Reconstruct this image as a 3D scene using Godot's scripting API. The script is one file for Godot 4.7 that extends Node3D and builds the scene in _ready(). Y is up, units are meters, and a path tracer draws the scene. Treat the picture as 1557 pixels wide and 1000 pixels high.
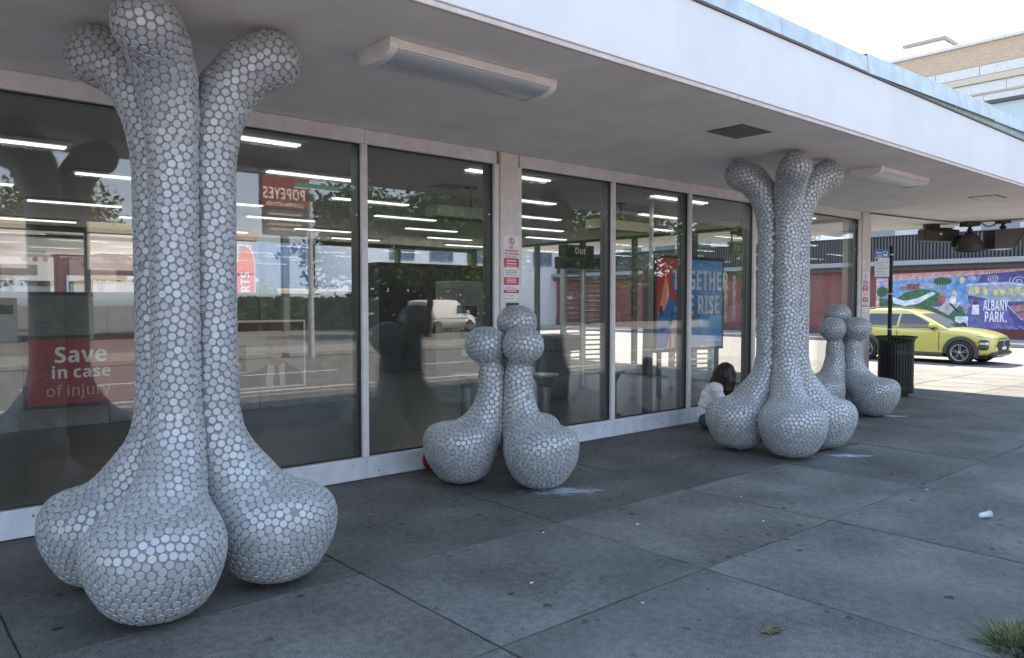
extends Node3D
# A transit station with tiled sculptures under its canopy. x runs along the glass wall, z away from it towards the street, y up, metres.

var rng := RandomNumberGenerator.new()
var M := {}
var used := {}
var cam_pos := Vector3(0, 1.6, 6.08)
var tile_mesh: Array = []
var font: SystemFont
var font_bold: SystemFont

# ---------------------------------------------------------------- mesh building
class MB:
	var v := PackedVector3Array()
	var n := PackedVector3Array()
	var t := PackedVector2Array()
	var c := PackedColorArray()
	var ix := PackedInt32Array()
	var xf := Transform3D.IDENTITY
	var tint := Color(1, 1, 1)
	var tinted := false
	func vert(p: Vector3, nn: Vector3, uv := Vector2.ZERO) -> int:
		v.append(xf * p)
		n.append((xf.basis * nn).normalized())
		t.append(uv)
		c.append(tint)
		return v.size() - 1
	func tri(a: int, b: int, d: int) -> void:   # counter-clockwise as seen from outside
		ix.append(a); ix.append(d); ix.append(b)
	func quad(a: Vector3, b: Vector3, d: Vector3, e: Vector3, uvs = null) -> void:
		var nn := (b - a).cross(e - a)
		if nn.length() < 1e-12:
			nn = (d - b).cross(e - b)
		nn = nn.normalized()
		var u: Array = uvs if uvs != null else [Vector2(0, 1), Vector2(1, 1), Vector2(1, 0), Vector2(0, 0)]
		var i := vert(a, nn, u[0])
		vert(b, nn, u[1]); vert(d, nn, u[2]); vert(e, nn, u[3])
		tri(i, i + 1, i + 2); tri(i, i + 2, i + 3)
	func face(pts: Array) -> void:
		var nn: Vector3 = (pts[1] - pts[0]).cross(pts[2] - pts[0]).normalized()
		var i := v.size()
		for p in pts:
			vert(p, nn)
		for k in range(1, pts.size() - 1):
			tri(i, i + k, i + k + 1)
	func box(lo: Vector3, hi: Vector3, b := 0.0) -> MB:
		b = minf(b, minf(hi.x - lo.x, minf(hi.y - lo.y, hi.z - lo.z)) * 0.45)
		var m := (lo + hi) * 0.5
		var h := (hi - lo) * 0.5
		for ax in 3:
			var u := (ax + 1) % 3
			var w := (ax + 2) % 3
			for s in [-1.0, 1.0]:
				var q := []
				for k in 4:
					var p := Vector3.ZERO
					p[ax] = s * h[ax]
					p[u] = ([-1, 1, 1, -1][k]) * (h[u] - b) * s
					p[w] = ([-1, -1, 1, 1][k]) * (h[w] - b)
					q.append(m + p)
				quad(q[0], q[1], q[2], q[3])
		if b > 0.0:
			for ax in 3:
				var u := (ax + 1) % 3
				var w := (ax + 2) % 3
				for su in [-1.0, 1.0]:
					for sw in [-1.0, 1.0]:
						var p1 := Vector3.ZERO
						p1[u] = su * h[u]; p1[w] = sw * (h[w] - b)
						var p2 := Vector3.ZERO
						p2[u] = su * (h[u] - b); p2[w] = sw * h[w]
						var e := Vector3.ZERO
						e[ax] = h[ax] - b
						var q := [m + p1 - e, m + p1 + e, m + p2 + e, m + p2 - e]
						var nn: Vector3 = (q[1] - q[0]).cross(q[3] - q[0])
						if nn.dot(p1 + p2) < 0.0:
							q.reverse()
						quad(q[0], q[1], q[2], q[3])
			for sx in [-1.0, 1.0]:
				for sy in [-1.0, 1.0]:
					for sz in [-1.0, 1.0]:
						var s := Vector3(sx, sy, sz)
						var q := [m + s * (h - Vector3(0, b, b)), m + s * (h - Vector3(b, 0, b)), m + s * (h - Vector3(b, b, 0))]
						if (q[1] - q[0]).cross(q[2] - q[0]).dot(s) < 0.0:
							q.reverse()
						face(q)
		return self
	func cyl(a: Vector3, b: Vector3, ra: float, rb: float, seg := 12, caps := true) -> MB:
		var d := (b - a).normalized()
		var s := d.cross(Vector3.UP if absf(d.y) < 0.9 else Vector3.RIGHT).normalized()
		var q := s.cross(d)
		var i := v.size()
		for k in seg + 1:
			var th := TAU * k / seg
			var o := s * cos(th) + q * sin(th)
			vert(a + o * ra, o, Vector2(float(k) / seg, 0)); vert(b + o * rb, o, Vector2(float(k) / seg, 1))
		for k in seg:
			tri(i + 2 * k, i + 2 * k + 1, i + 2 * k + 3); tri(i + 2 * k, i + 2 * k + 3, i + 2 * k + 2)
		if caps:
			for e in 2:
				var j := v.size()
				var cc: Vector3 = [a, b][e]
				var r: float = [ra, rb][e]
				if r < 1e-5:
					continue
				for k in seg:
					var th := TAU * k / seg
					vert(cc + (s * cos(th) + q * sin(th)) * r, -d if e == 0 else d)
				for k in range(1, seg - 1):
					if e == 0: tri(j, j + k, j + k + 1)
					else: tri(j, j + k + 1, j + k)
		return self
	func lathe(prof: Array, seg := 24, centre := Vector3.ZERO, sharp := false) -> MB:   # prof: [radius, y] from bottom to top
		for r in prof.size() - 1:
			var a: Vector2 = prof[r]
			var b: Vector2 = prof[r + 1]
			var na := Vector2(b.y - a.y, a.x - b.x).normalized()
			var nb := na
			if not sharp:
				if r > 0:
					na = (na + Vector2(a.y - prof[r - 1].y, prof[r - 1].x - a.x).normalized()).normalized()
				if r < prof.size() - 2:
					nb = (nb + Vector2(prof[r + 2].y - b.y, b.x - prof[r + 2].x).normalized()).normalized()
			var i := v.size()
			for k in seg + 1:
				var th := TAU * k / seg
				var o := Vector3(cos(th), 0, -sin(th))
				vert(centre + o * a.x + Vector3(0, a.y, 0), o * na.x + Vector3(0, na.y, 0)); vert(centre + o * b.x + Vector3(0, b.y, 0), o * nb.x + Vector3(0, nb.y, 0))
			for k in seg:
				tri(i + 2 * k, i + 2 * k + 2, i + 2 * k + 3); tri(i + 2 * k, i + 2 * k + 3, i + 2 * k + 1)
		return self
	func tube(pts: Array, r: float, seg := 8) -> MB:
		for k in pts.size() - 1:
			cyl(pts[k], pts[k + 1], r, r, seg, true)
		return self
	func prism(poly: PackedVector2Array, d0: float, d1: float) -> MB:   # poly in local x,y; depth along z
		var idx := Geometry2D.triangulate_polygon(poly)
		if Geometry2D.is_polygon_clockwise(poly):
			poly.reverse()
			idx = Geometry2D.triangulate_polygon(poly)
		for e in 2:
			var i := v.size()
			var z := d0 if e == 0 else d1
			for p in poly:
				vert(Vector3(p.x, p.y, z), Vector3(0, 0, -1 if e == 0 else 1), p)
			for k in range(0, idx.size(), 3):
				var a := poly[idx[k]]; var b := poly[idx[k + 1]]; var cc := poly[idx[k + 2]]
				var ccw := (b - a).cross(cc - a) > 0.0
				if ccw == (e == 1): tri(i + idx[k], i + idx[k + 1], i + idx[k + 2])
				else: tri(i + idx[k], i + idx[k + 2], i + idx[k + 1])
		for k in poly.size():
			var a := poly[k]; var b := poly[(k + 1) % poly.size()]
			quad(Vector3(a.x, a.y, d0), Vector3(b.x, b.y, d0), Vector3(b.x, b.y, d1), Vector3(a.x, a.y, d1))
		return self
	func loft(rows: Array, closed := false) -> MB:   # rows of equally many points, smooth normals
		var w: int = rows[0].size()
		var i := v.size()
		var nr := []
		for r in rows.size():
			for k in w:
				var up: Vector3 = rows[mini(r + 1, rows.size() - 1)][k] - rows[maxi(r - 1, 0)][k]
				var k1 := (k + 1) % w if closed else mini(k + 1, w - 1)
				var k0 := (k + w - 1) % w if closed else maxi(k - 1, 0)
				var al: Vector3 = rows[r][k1] - rows[r][k0]
				nr.append(al.cross(up).normalized())
		for r in rows.size():
			for k in w:
				vert(rows[r][k], nr[r * w + k], Vector2(float(k) / w, float(r) / rows.size()))
		for r in rows.size() - 1:
			for k in (w if closed else w - 1):
				var k1 := (k + 1) % w
				var a := i + r * w + k; var b := i + r * w + k1; var d := b + w; var e := a + w
				tri(a, b, d); tri(a, d, e)
		return self
	func mesh() -> ArrayMesh:
		var a := []
		a.resize(Mesh.ARRAY_MAX)
		a[Mesh.ARRAY_VERTEX] = v; a[Mesh.ARRAY_NORMAL] = n; a[Mesh.ARRAY_TEX_UV] = t; a[Mesh.ARRAY_INDEX] = ix
		if tinted:
			a[Mesh.ARRAY_COLOR] = c
		var m := ArrayMesh.new()
		m.add_surface_from_arrays(Mesh.PRIMITIVE_TRIANGLES, a)
		return m

func V(x, y, z) -> Vector3: return Vector3(x, y, z)
func bx(x0, x1, y0, y1, z0, z1, b := 0.0) -> MB: return MB.new().box(Vector3(x0, y0, z0), Vector3(x1, y1, z1), b)

# ---------------------------------------------------------------- scene tree
func numbered(nm: String) -> String:
	if not used.has(nm):
		used[nm] = 0
		return nm
	used[nm] += 1
	return "%s_%03d" % [nm, used[nm]]
func thing(nm: String, label: String, cat: String, group := "", pos := Vector3.ZERO, turn := 0.0) -> Node3D:
	var o := Node3D.new()
	o.name = numbered(nm)
	add_child(o)
	o.position = pos; o.rotation.y = turn
	o.set_meta("label", label); o.set_meta("category", cat)
	if group != "": o.set_meta("group", group)
	return o
func part(parent: Node3D, nm: String, mb, m: Material, pos := Vector3.ZERO) -> MeshInstance3D:
	var o := MeshInstance3D.new()
	o.name = nm
	o.mesh = mb.mesh() if mb is MB else mb
	o.material_override = m
	o.position = pos
	parent.add_child(o, true)
	return o
func single(nm: String, label: String, cat: String, mb, m: Material, pos := Vector3.ZERO, group := "") -> MeshInstance3D:
	var o := MeshInstance3D.new()
	o.name = numbered(nm)
	o.mesh = mb.mesh() if mb is MB else mb
	o.material_override = m
	o.position = pos
	add_child(o)
	o.set_meta("label", label); o.set_meta("category", cat)
	if group != "": o.set_meta("group", group)
	return o
func struct(nm: String, mb, m: Material, pos := Vector3.ZERO) -> Node3D:
	var o: Node3D
	if mb == null:
		o = Node3D.new()
	else:
		o = MeshInstance3D.new()
		o.mesh = mb.mesh() if mb is MB else mb
		o.material_override = m
	o.name = nm
	add_child(o)
	o.position = pos
	o.set_meta("kind", "structure")
	return o
func copy_of(o: Node3D, label: String, pos: Vector3, turn := 0.0) -> Node3D:
	var r: Node3D = o.duplicate()
	r.name = numbered(String(o.name).rstrip("0123456789").rstrip("_"))
	add_child(r)
	r.position = pos; r.rotation.y = turn
	r.set_meta("label", label)
	return r

# ---------------------------------------------------------------- materials
func L(r, g, b) -> Color: return Color(r, g, b).linear_to_srgb()   # linear base colour
func mat(nm: String, col: Color, rough := 0.7, metal := 0.0, spec := 0.5) -> StandardMaterial3D:
	var m := StandardMaterial3D.new()
	m.resource_name = nm
	m.albedo_color = col; m.roughness = rough; m.metallic = metal; m.metallic_specular = spec
	M[nm] = m
	return m
func noise_img(sd: int, freq: float, oct: int, sz: int, kind := FastNoiseLite.TYPE_SIMPLEX_SMOOTH) -> PackedByteArray:
	var f := FastNoiseLite.new()
	f.seed = sd; f.frequency = freq; f.noise_type = kind
	f.fractal_octaves = oct
	f.fractal_type = FastNoiseLite.FRACTAL_FBM if oct > 1 else FastNoiseLite.FRACTAL_NONE
	var im := f.get_seamless_image(sz, sz, false, false, 0.12, true)
	im.convert(Image.FORMAT_L8)
	return im.get_data()
func tone_tex(sz: int, layers: Array, lo: Color, hi: Color) -> ImageTexture:   # layers: [bytes, weight]; colours sRGB
	var out := PackedByteArray()
	out.resize(sz * sz * 3)
	var wsum := 0.0
	for l in layers: wsum += l[1]
	for i in sz * sz:
		var s := 0.0
		for l in layers: s += l[0][i] * l[1]
		s = s / (255.0 * wsum)
		s = clampf((s - 0.5) * 1.7 + 0.5, 0.0, 1.0)
		out[i * 3] = int(255.0 * lerpf(lo.r, hi.r, s))
		out[i * 3 + 1] = int(255.0 * lerpf(lo.g, hi.g, s))
		out[i * 3 + 2] = int(255.0 * lerpf(lo.b, hi.b, s))
	var im := Image.create_from_data(sz, sz, false, Image.FORMAT_RGB8, out)
	return ImageTexture.create_from_image(im)
func grey_tex(sz: int, bytes: PackedByteArray) -> ImageTexture:
	return ImageTexture.create_from_image(Image.create_from_data(sz, sz, false, Image.FORMAT_L8, bytes))
func tri_mat(nm: String, tex: Texture2D, scale: float, rough := 0.8, bump: Texture2D = null, depth := 0.0, tint := Color(1, 1, 1)) -> StandardMaterial3D:
	var m := mat(nm, tint, rough)
	m.albedo_texture = tex
	m.uv1_triplanar = true; m.uv1_world_triplanar = true
	m.uv1_scale = Vector3.ONE * scale
	if bump != null:
		m.heightmap_enabled = true; m.heightmap_texture = bump; m.heightmap_scale = depth
	return m
func glass_mat(nm: String, alpha: float, col := Color(0.5, 0.55, 0.55)) -> StandardMaterial3D:
	var m := mat(nm, Color(col.r, col.g, col.b, alpha), 0.0)
	m.transparency = BaseMaterial3D.TRANSPARENCY_ALPHA
	return m
func glow(nm: String, col: Color, e: float) -> StandardMaterial3D:
	var m := mat(nm, col, 0.5)
	m.emission_enabled = true; m.emission = col; m.emission_energy_multiplier = e
	return m

# ---------------------------------------------------------------- flat print and lettering
class Paint:
	var im: Image
	func _init(w: int, h: int, bg: Color) -> void:
		im = Image.create(w, h, false, Image.FORMAT_RGB8)
		im.fill(bg)
	func rect(x: float, y: float, w: float, h: float, col: Color) -> void:
		im.fill_rect(Rect2i(int(x), int(y), maxi(1, int(w)), maxi(1, int(h))), col)
	func poly(p: Array, col: Color) -> void:
		var y0 := 1e9
		var y1 := -1e9
		for q in p:
			y0 = minf(y0, q.y); y1 = maxf(y1, q.y)
		for y in range(maxi(0, int(floor(y0))), mini(im.get_height(), int(ceil(y1)) + 1)):
			var xs := []
			for k in p.size():
				var a: Vector2 = p[k]
				var b: Vector2 = p[(k + 1) % p.size()]
				if (a.y <= y + 0.5) != (b.y <= y + 0.5):
					xs.append(a.x + (y + 0.5 - a.y) / (b.y - a.y) * (b.x - a.x))
			xs.sort()
			for k in range(0, xs.size() - 1, 2):
				var x0 := clampi(int(xs[k]), 0, im.get_width())
				var x1 := clampi(int(xs[k + 1]), 0, im.get_width())
				if x1 > x0:
					im.fill_rect(Rect2i(x0, y, x1 - x0, 1), col)
	func disc(cx: float, cy: float, rx: float, ry: float, col: Color) -> void:
		var p := []
		for k in 28:
			p.append(Vector2(cx + cos(TAU * k / 28) * rx, cy + sin(TAU * k / 28) * ry))
		poly(p, col)
	func line(pts: Array, w: float, col: Color) -> void:
		for k in pts.size() - 1:
			var a: Vector2 = pts[k]
			var b: Vector2 = pts[k + 1]
			var d := (b - a).normalized()
			var s := Vector2(-d.y, d.x) * w * 0.5
			poly([a + s, b + s, b - s, a - s], col)
			disc(b.x, b.y, w * 0.5, w * 0.5, col)
	func material(nm: String, rough := 0.6) -> StandardMaterial3D:
		var m := StandardMaterial3D.new()
		m.resource_name = nm
		im.generate_mipmaps()
		m.albedo_texture = ImageTexture.create_from_image(im)
		m.roughness = rough
		return m
func P2(x, y) -> Vector2: return Vector2(x, y)

func letters(parent: Node3D, nm: String, s: String, height: float, m: Material, pos: Vector3, turn := 0.0, depth := 0.004, bold := true, squeeze := 1.0) -> MeshInstance3D:
	var t := TextMesh.new()
	t.text = s; t.font = font_bold if bold else font
	t.font_size = 48; t.pixel_size = height / 34.5; t.depth = depth; t.curve_step = 4.0
	var o := MeshInstance3D.new()
	o.name = nm; o.mesh = t; o.material_override = m
	o.position = pos; o.rotation.y = turn; o.scale = Vector3(squeeze, 1, 1)
	parent.add_child(o, true)
	return o

# ---------------------------------------------------------------- smooth bodies from distance fields
class Field:
	# groups of tapered capsules; inside a group plain or smooth union, groups joined with a smooth union
	var a := PackedVector3Array()
	var b := PackedVector3Array()
	var ra := PackedFloat32Array()
	var rb := PackedFloat32Array()
	var kk := PackedFloat32Array()      # smoothness with which this piece joins what came before
	var flat := PackedFloat32Array()    # > 0: a disc of that radius lying level instead of a capsule
	func cap(p: Vector3, q: Vector3, r0: float, r1: float, k := 0.0) -> void:
		a.append(p); b.append(q); ra.append(r0); rb.append(r1); kk.append(k); flat.append(0.0)
	func disc(p: Vector3, radius: float, round_r: float, k := 0.0) -> void:
		a.append(p); b.append(p); ra.append(round_r); rb.append(round_r); kk.append(k); flat.append(radius)
	func chain(pts: Array, k := 0.0) -> void:   # [Vector3, radius]
		for i in pts.size() - 1:
			cap(pts[i][0], pts[i + 1][0], pts[i][1], pts[i + 1][1], k if i == 0 else 0.012)
	func at(p: Vector3) -> float:
		var d := 1e9
		for i in a.size():
			var e: float
			if flat[i] > 0.0:
				var o := p - a[i]
				var h := maxf(sqrt(o.x * o.x + o.z * o.z) - flat[i], 0.0)
				e = sqrt(h * h + o.y * o.y) - ra[i]
			else:
				var ab := b[i] - a[i]
				var l := ab.length_squared()
				var t := clampf((p - a[i]).dot(ab) / l, 0.0, 1.0) if l > 1e-9 else 0.0
				e = p.distance_to(a[i] + ab * t) - lerpf(ra[i], rb[i], t)
			var k := kk[i]
			if k > 0.0:
				var h := maxf(k - absf(d - e), 0.0) / k
				d = minf(d, e) - h * h * k * 0.25
			else:
				d = minf(d, e)
		return d
	func grad(p: Vector3) -> Vector3:
		var h := 0.004
		var d := at(p)
		return Vector3(at(p + Vector3(h, 0, 0)) - d, at(p + Vector3(0, h, 0)) - d, at(p + Vector3(0, 0, h)) - d).normalized()
	func bounds() -> AABB:
		var r := AABB(a[0], Vector3.ZERO)
		for i in a.size():
			for q in [a[i], b[i]]:
				var w := maxf(ra[i], rb[i]) + flat[i] + 0.09
				r = r.merge(AABB(q - Vector3.ONE * w, Vector3.ONE * 2.0 * w))
		return r
	func net(cell: float, mb: MB) -> void:   # surface nets
		var bb := bounds()
		var nx := int(bb.size.x / cell) + 2
		var ny := int(bb.size.y / cell) + 2
		var nz := int(bb.size.z / cell) + 2
		var val := PackedFloat32Array()
		val.resize(nx * ny * nz)
		# coarse skip: evaluate every fourth sample, fill far blocks without evaluating them
		var step := 4
		for bz in range(0, nz, step):
			for by in range(0, ny, step):
				for bxx in range(0, nx, step):
					var mid := bb.position + Vector3(bxx + 1.5, by + 1.5, bz + 1.5) * cell
					var dm := at(mid)
					var far := absf(dm) > cell * 6.0 + 0.06
					for z in range(bz, mini(bz + step, nz)):
						for y in range(by, mini(by + step, ny)):
							for x in range(bxx, mini(bxx + step, nx)):
								val[x + nx * (y + ny * z)] = dm if far else at(bb.position + Vector3(x, y, z) * cell)
		var id := {}
		var sx := 1
		var sy := nx
		var sz := nx * ny
		var corner := [0, sx, sy, sx + sy, sz, sx + sz, sy + sz, sx + sy + sz]
		for z in nz - 1:
			for y in ny - 1:
				for x in nx - 1:
					var o := x + nx * (y + ny * z)
					var neg := 0
					for c in 8:
						if val[o + corner[c]] < 0.0: neg += 1
					if neg == 0 or neg == 8:
						continue
					var s := Vector3.ZERO
					var cnt := 0
					for e in [[0, 1], [2, 3], [4, 5], [6, 7], [0, 2], [1, 3], [4, 6], [5, 7], [0, 4], [1, 5], [2, 6], [3, 7]]:
						var va := val[o + corner[e[0]]]
						var vb := val[o + corner[e[1]]]
						if (va < 0.0) != (vb < 0.0):
							var t := va / (va - vb)
							var p0 := Vector3(e[0] & 1, (e[0] >> 1) & 1, e[0] >> 2)
							var p1 := Vector3(e[1] & 1, (e[1] >> 1) & 1, e[1] >> 2)
							s += p0.lerp(p1, t)
							cnt += 1
					var p := bb.position + (Vector3(x, y, z) + s / cnt) * cell
					id[o] = mb.vert(p, grad(p))
		for z in range(1, nz - 1):
			for y in range(1, ny - 1):
				for x in range(1, nx - 1):
					var o := x + nx * (y + ny * z)
					var inside := val[o] < 0.0
					for ax in 3:
						var st: int = [sx, sy, sz][ax]
						if inside == (val[o + st] < 0.0):
							continue
						var u: int = [sy, sz, sx][ax]
						var w: int = [sz, sx, sy][ax]
						if not (id.has(o) and id.has(o - u) and id.has(o - u - w) and id.has(o - w)):
							continue
						var q := [id[o], id[o - u], id[o - u - w], id[o - w]]
						if inside:
							mb.tri(q[0], q[1], q[2]); mb.tri(q[0], q[2], q[3])
						else:
							mb.tri(q[0], q[2], q[1]); mb.tri(q[0], q[3], q[2])

# points spread evenly over the surface of a field, d apart: darts, then pushed away from each other
func spread(f: Field, mb: MB, d: float, rounds: int, sd: int) -> PackedVector3Array:
	var r := RandomNumberGenerator.new()
	r.seed = sd
	var cum := PackedFloat32Array()
	var tot := 0.0
	for i in range(0, mb.ix.size(), 3):
		tot += (mb.v[mb.ix[i + 1]] - mb.v[mb.ix[i]]).cross(mb.v[mb.ix[i + 2]] - mb.v[mb.ix[i]]).length() * 0.5
		cum.append(tot)
	var want := int(tot / (d * d * 0.866))
	var pts := PackedVector3Array()
	var cellmap := {}
	var tries := 0
	while pts.size() < want and tries < want * 40:
		tries += 1
		var k := cum.bsearch(r.randf() * tot)
		k = mini(k, cum.size() - 1) * 3
		var u := r.randf()
		var w := r.randf()
		if u + w > 1.0:
			u = 1.0 - u; w = 1.0 - w
		var a := mb.v[mb.ix[k]]
		var p := a + (mb.v[mb.ix[k + 1]] - a) * u + (mb.v[mb.ix[k + 2]] - a) * w
		var least := d * (0.86 if tries < want * 12 else 0.72)
		var key := Vector3i((p / d).floor())
		var ok := true
		for dx in range(-1, 2):
			for dy in range(-1, 2):
				for dz in range(-1, 2):
					for j in cellmap.get(key + Vector3i(dx, dy, dz), []):
						if pts[j].distance_squared_to(p) < least * least:
							ok = false
		if ok:
			if not cellmap.has(key): cellmap[key] = []
			cellmap[key].append(pts.size())
			pts.append(p)
	for it in rounds:
		cellmap = {}
		for i in pts.size():
			var key := Vector3i((pts[i] / (d * 1.3)).floor())
			if not cellmap.has(key): cellmap[key] = []
			cellmap[key].append(i)
		var nxt := pts.duplicate()
		for i in pts.size():
			var p := pts[i]
			var key := Vector3i((p / (d * 1.3)).floor())
			var push := Vector3.ZERO
			for dx in range(-1, 2):
				for dy in range(-1, 2):
					for dz in range(-1, 2):
						var cell = cellmap.get(key + Vector3i(dx, dy, dz))
						if cell == null: continue
						for j in cell:
							if j == i: continue
							var o := p - pts[j]
							var l := o.length()
							if l < d * 1.16 and l > 1e-6:
								push += o / l * (d * 1.16 - l)
			p += push * 0.3
			var g := f.grad(p)
			nxt[i] = p - g * f.at(p)
		pts = nxt
	return pts

# ---------------------------------------------------------------- the tiled sculptures
func leg_field(tall: bool, rise := 0.0) -> Field:
	var f := Field.new()
	if tall:
		f.chain([[V(.15, .5, 0), .13], [V(.15, .95, 0), .127], [V(.148, 1.6, 0), .119], [V(.15, 2.38, 0), .123], [V(.17, 2.58, 0), .138], [V(.235, 2.765, 0), .15], [V(.345, 2.895, 0), .157], [V(.475, 2.955, 0), .158]])
		f.cap(V(.16, .86, 0), V(.385, .40, 0), .108, .245, .10)
		f.disc(V(.48, .39, 0), .182, .145, .12)
		f.disc(V(.475, .32, 0), .15, .18, .04)
		f.disc(V(.465, .235, 0), .09, .205, .04)
	else:
		f.chain([[V(.15, .45, 0), .14], [V(.145, .72, 0), .128], [V(.145, .95 + rise, 0), .118]])
		f.disc(V(.205, 1.215 + rise, 0), .025, .155, .1)
		f.cap(V(.155, .68, 0), V(.34, .37, 0), .12, .19, .08)
		f.disc(V(.445, .385, 0), .18, .135, .11)
		f.disc(V(.44, .29, 0), .14, .17, .05)
		f.disc(V(.43, .205, 0), .08, .185, .05)
	return f

var leg_kinds := {}
func leg_kind(key: String) -> Dictionary:
	if not leg_kinds.has(key):
		var f := leg_field(key == "tall", 0.19 if key == "raised" else 0.0)
		var mb := MB.new()
		f.net(0.03, mb)
		var pts := spread(f, mb, 0.0445, 22, 7 + key.length())
		leg_kinds[key] = {"field": f, "mesh": mb.mesh(), "pts": pts}
	return leg_kinds[key]

func tile_shape(mb: MB, at: Transform3D, r: float, tint: Color) -> void:
	mb.xf = at
	mb.tint = tint
	mb.tinted = true
	var seg := 12
	var i := mb.v.size()
	for k in seg:
		var th := TAU * k / seg
		mb.vert(V(cos(th) * r * 0.93, 0.0035, -sin(th) * r * 0.93), Vector3.UP)
	for k in range(1, seg - 1):
		mb.tri(i, i + k, i + k + 1)
	var j := mb.v.size()
	for k in seg:
		var th := TAU * k / seg
		var o := V(cos(th), 0, -sin(th))
		mb.vert(o * r * 0.93 + V(0, 0.0035, 0), (o + V(0, 1.2, 0)).normalized())
		mb.vert(o * r + V(0, -0.002, 0), (o + V(0, .15, 0)).normalized())
	for k in seg:
		var a := j + 2 * k
		var b := j + 2 * ((k + 1) % seg)
		mb.tri(a, a + 1, b + 1); mb.tri(a, b + 1, b)

func sculpture(label: String, x: float, z: float, legs: Array, seed_n: int, singles: int) -> void:
	var t := thing("tiled_sculpture", label, "sculpture", "disc-tiled sculptures under the canopy", V(x, 0, z))
	var r := RandomNumberGenerator.new()
	r.seed = seed_n
	var nodes := []
	var all := []
	for li in legs.size():
		var kd := leg_kind(legs[li][1])
		var m := part(t, "leg", kd.mesh, M.grout)
		m.rotation.y = -deg_to_rad(legs[li][0])
		nodes.append(m)
		var foot := MB.new()
		foot.cyl(V(.445, 0, 0), V(.445, .05, 0), .05, .055, 14)
		part(m, "foot", foot, M.grout)
	for li in legs.size():
		var kd := leg_kind(legs[li][1])
		var f: Field = kd.field
		var here: Transform3D = nodes[li].transform
		for p in kd.pts:
			var w: Vector3 = here * p
			var hidden := false
			for lj in legs.size():
				if lj != li:
					if leg_kind(legs[lj][1]).field.at(nodes[lj].transform.affine_inverse() * w) < 0.012:
						hidden = true
			if hidden or p.y < 0.022:
				continue
			var g := f.grad(p)
			g = (g + V(r.randfn(0, .028), r.randfn(0, .028), r.randfn(0, .028))).normalized()
			var sd := g.cross(V(0, 0, 1) if absf(g.z) < .9 else V(1, 0, 0)).normalized()
			var bs := Basis(sd, g, sd.cross(g))
			bs = bs * Basis(Vector3.UP, r.randf() * TAU)
			var wp := w + V(x, 0, z)
			var nw: Vector3 = here.basis * g
			var to := cam_pos - wp
			var score := nw.dot(to.normalized()) / to.length_squared()
			if r.randf() < .002:
				continue
			all.append([score, li, Transform3D(bs, p + g * (0.001 + r.randf() * .0012)), r.randi() % 4])
	all.sort_custom(func(a, b): return a[0] > b[0])
	var stuff := []
	for li in legs.size():
		stuff.append(MB.new())
	for k in all.size():
		var e: Array = all[k]
		if k < singles:
			var o := MeshInstance3D.new()
			o.name = "tile"
			o.mesh = tile_mesh[e[3]]
			o.material_override = M.tile
			o.transform = e[2]
			nodes[e[1]].add_child(o, true)
		else:
			tile_shape(stuff[e[1]], e[2], 0.0206, tile_tint(e[3]))
	for li in legs.size():
		if stuff[li].v.size() > 0:
			var o := part(nodes[li], "tiling", stuff[li], M.tile)
			o.set_meta("kind", "stuff")
func tile_tint(k: int) -> Color:
	return [Color(.40, .415, .435), Color(.36, .375, .395), Color(.445, .46, .48), Color(.39, .39, .395), Color(.13, .135, .14)][k]
func sculptures() -> void:
	for k in 5:
		var mb := MB.new()
		tile_shape(mb, Transform3D.IDENTITY, 0.0206, tile_tint(k))
		tile_mesh.append(mb.mesh())
	sculpture("tall grey disc-tiled column sculpture nearest the camera, three seat-like feet, curled tops touching the soffit", 1.42, 1.66, [[127, "tall"], [31, "tall"], [223, "tall"]], 11, 300)
	sculpture("short ball-topped disc-tiled sculpture in front of the red and white warning sign", 4.46, .87, [[90, "short"], [203, "short"], [-25, "raised"]], 12, 300)
	sculpture("tall disc-tiled column sculpture beside the seated woman", 7.61, 1.75, [[138, "tall"], [35, "tall"], [222, "tall"]], 13, 300)
	sculpture("short ball-topped disc-tiled sculpture farthest away, next to the black litter bin", 10.72, .9, [[78, "short"], [192, "short"], [-45, "raised"]], 14, 0)

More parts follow.
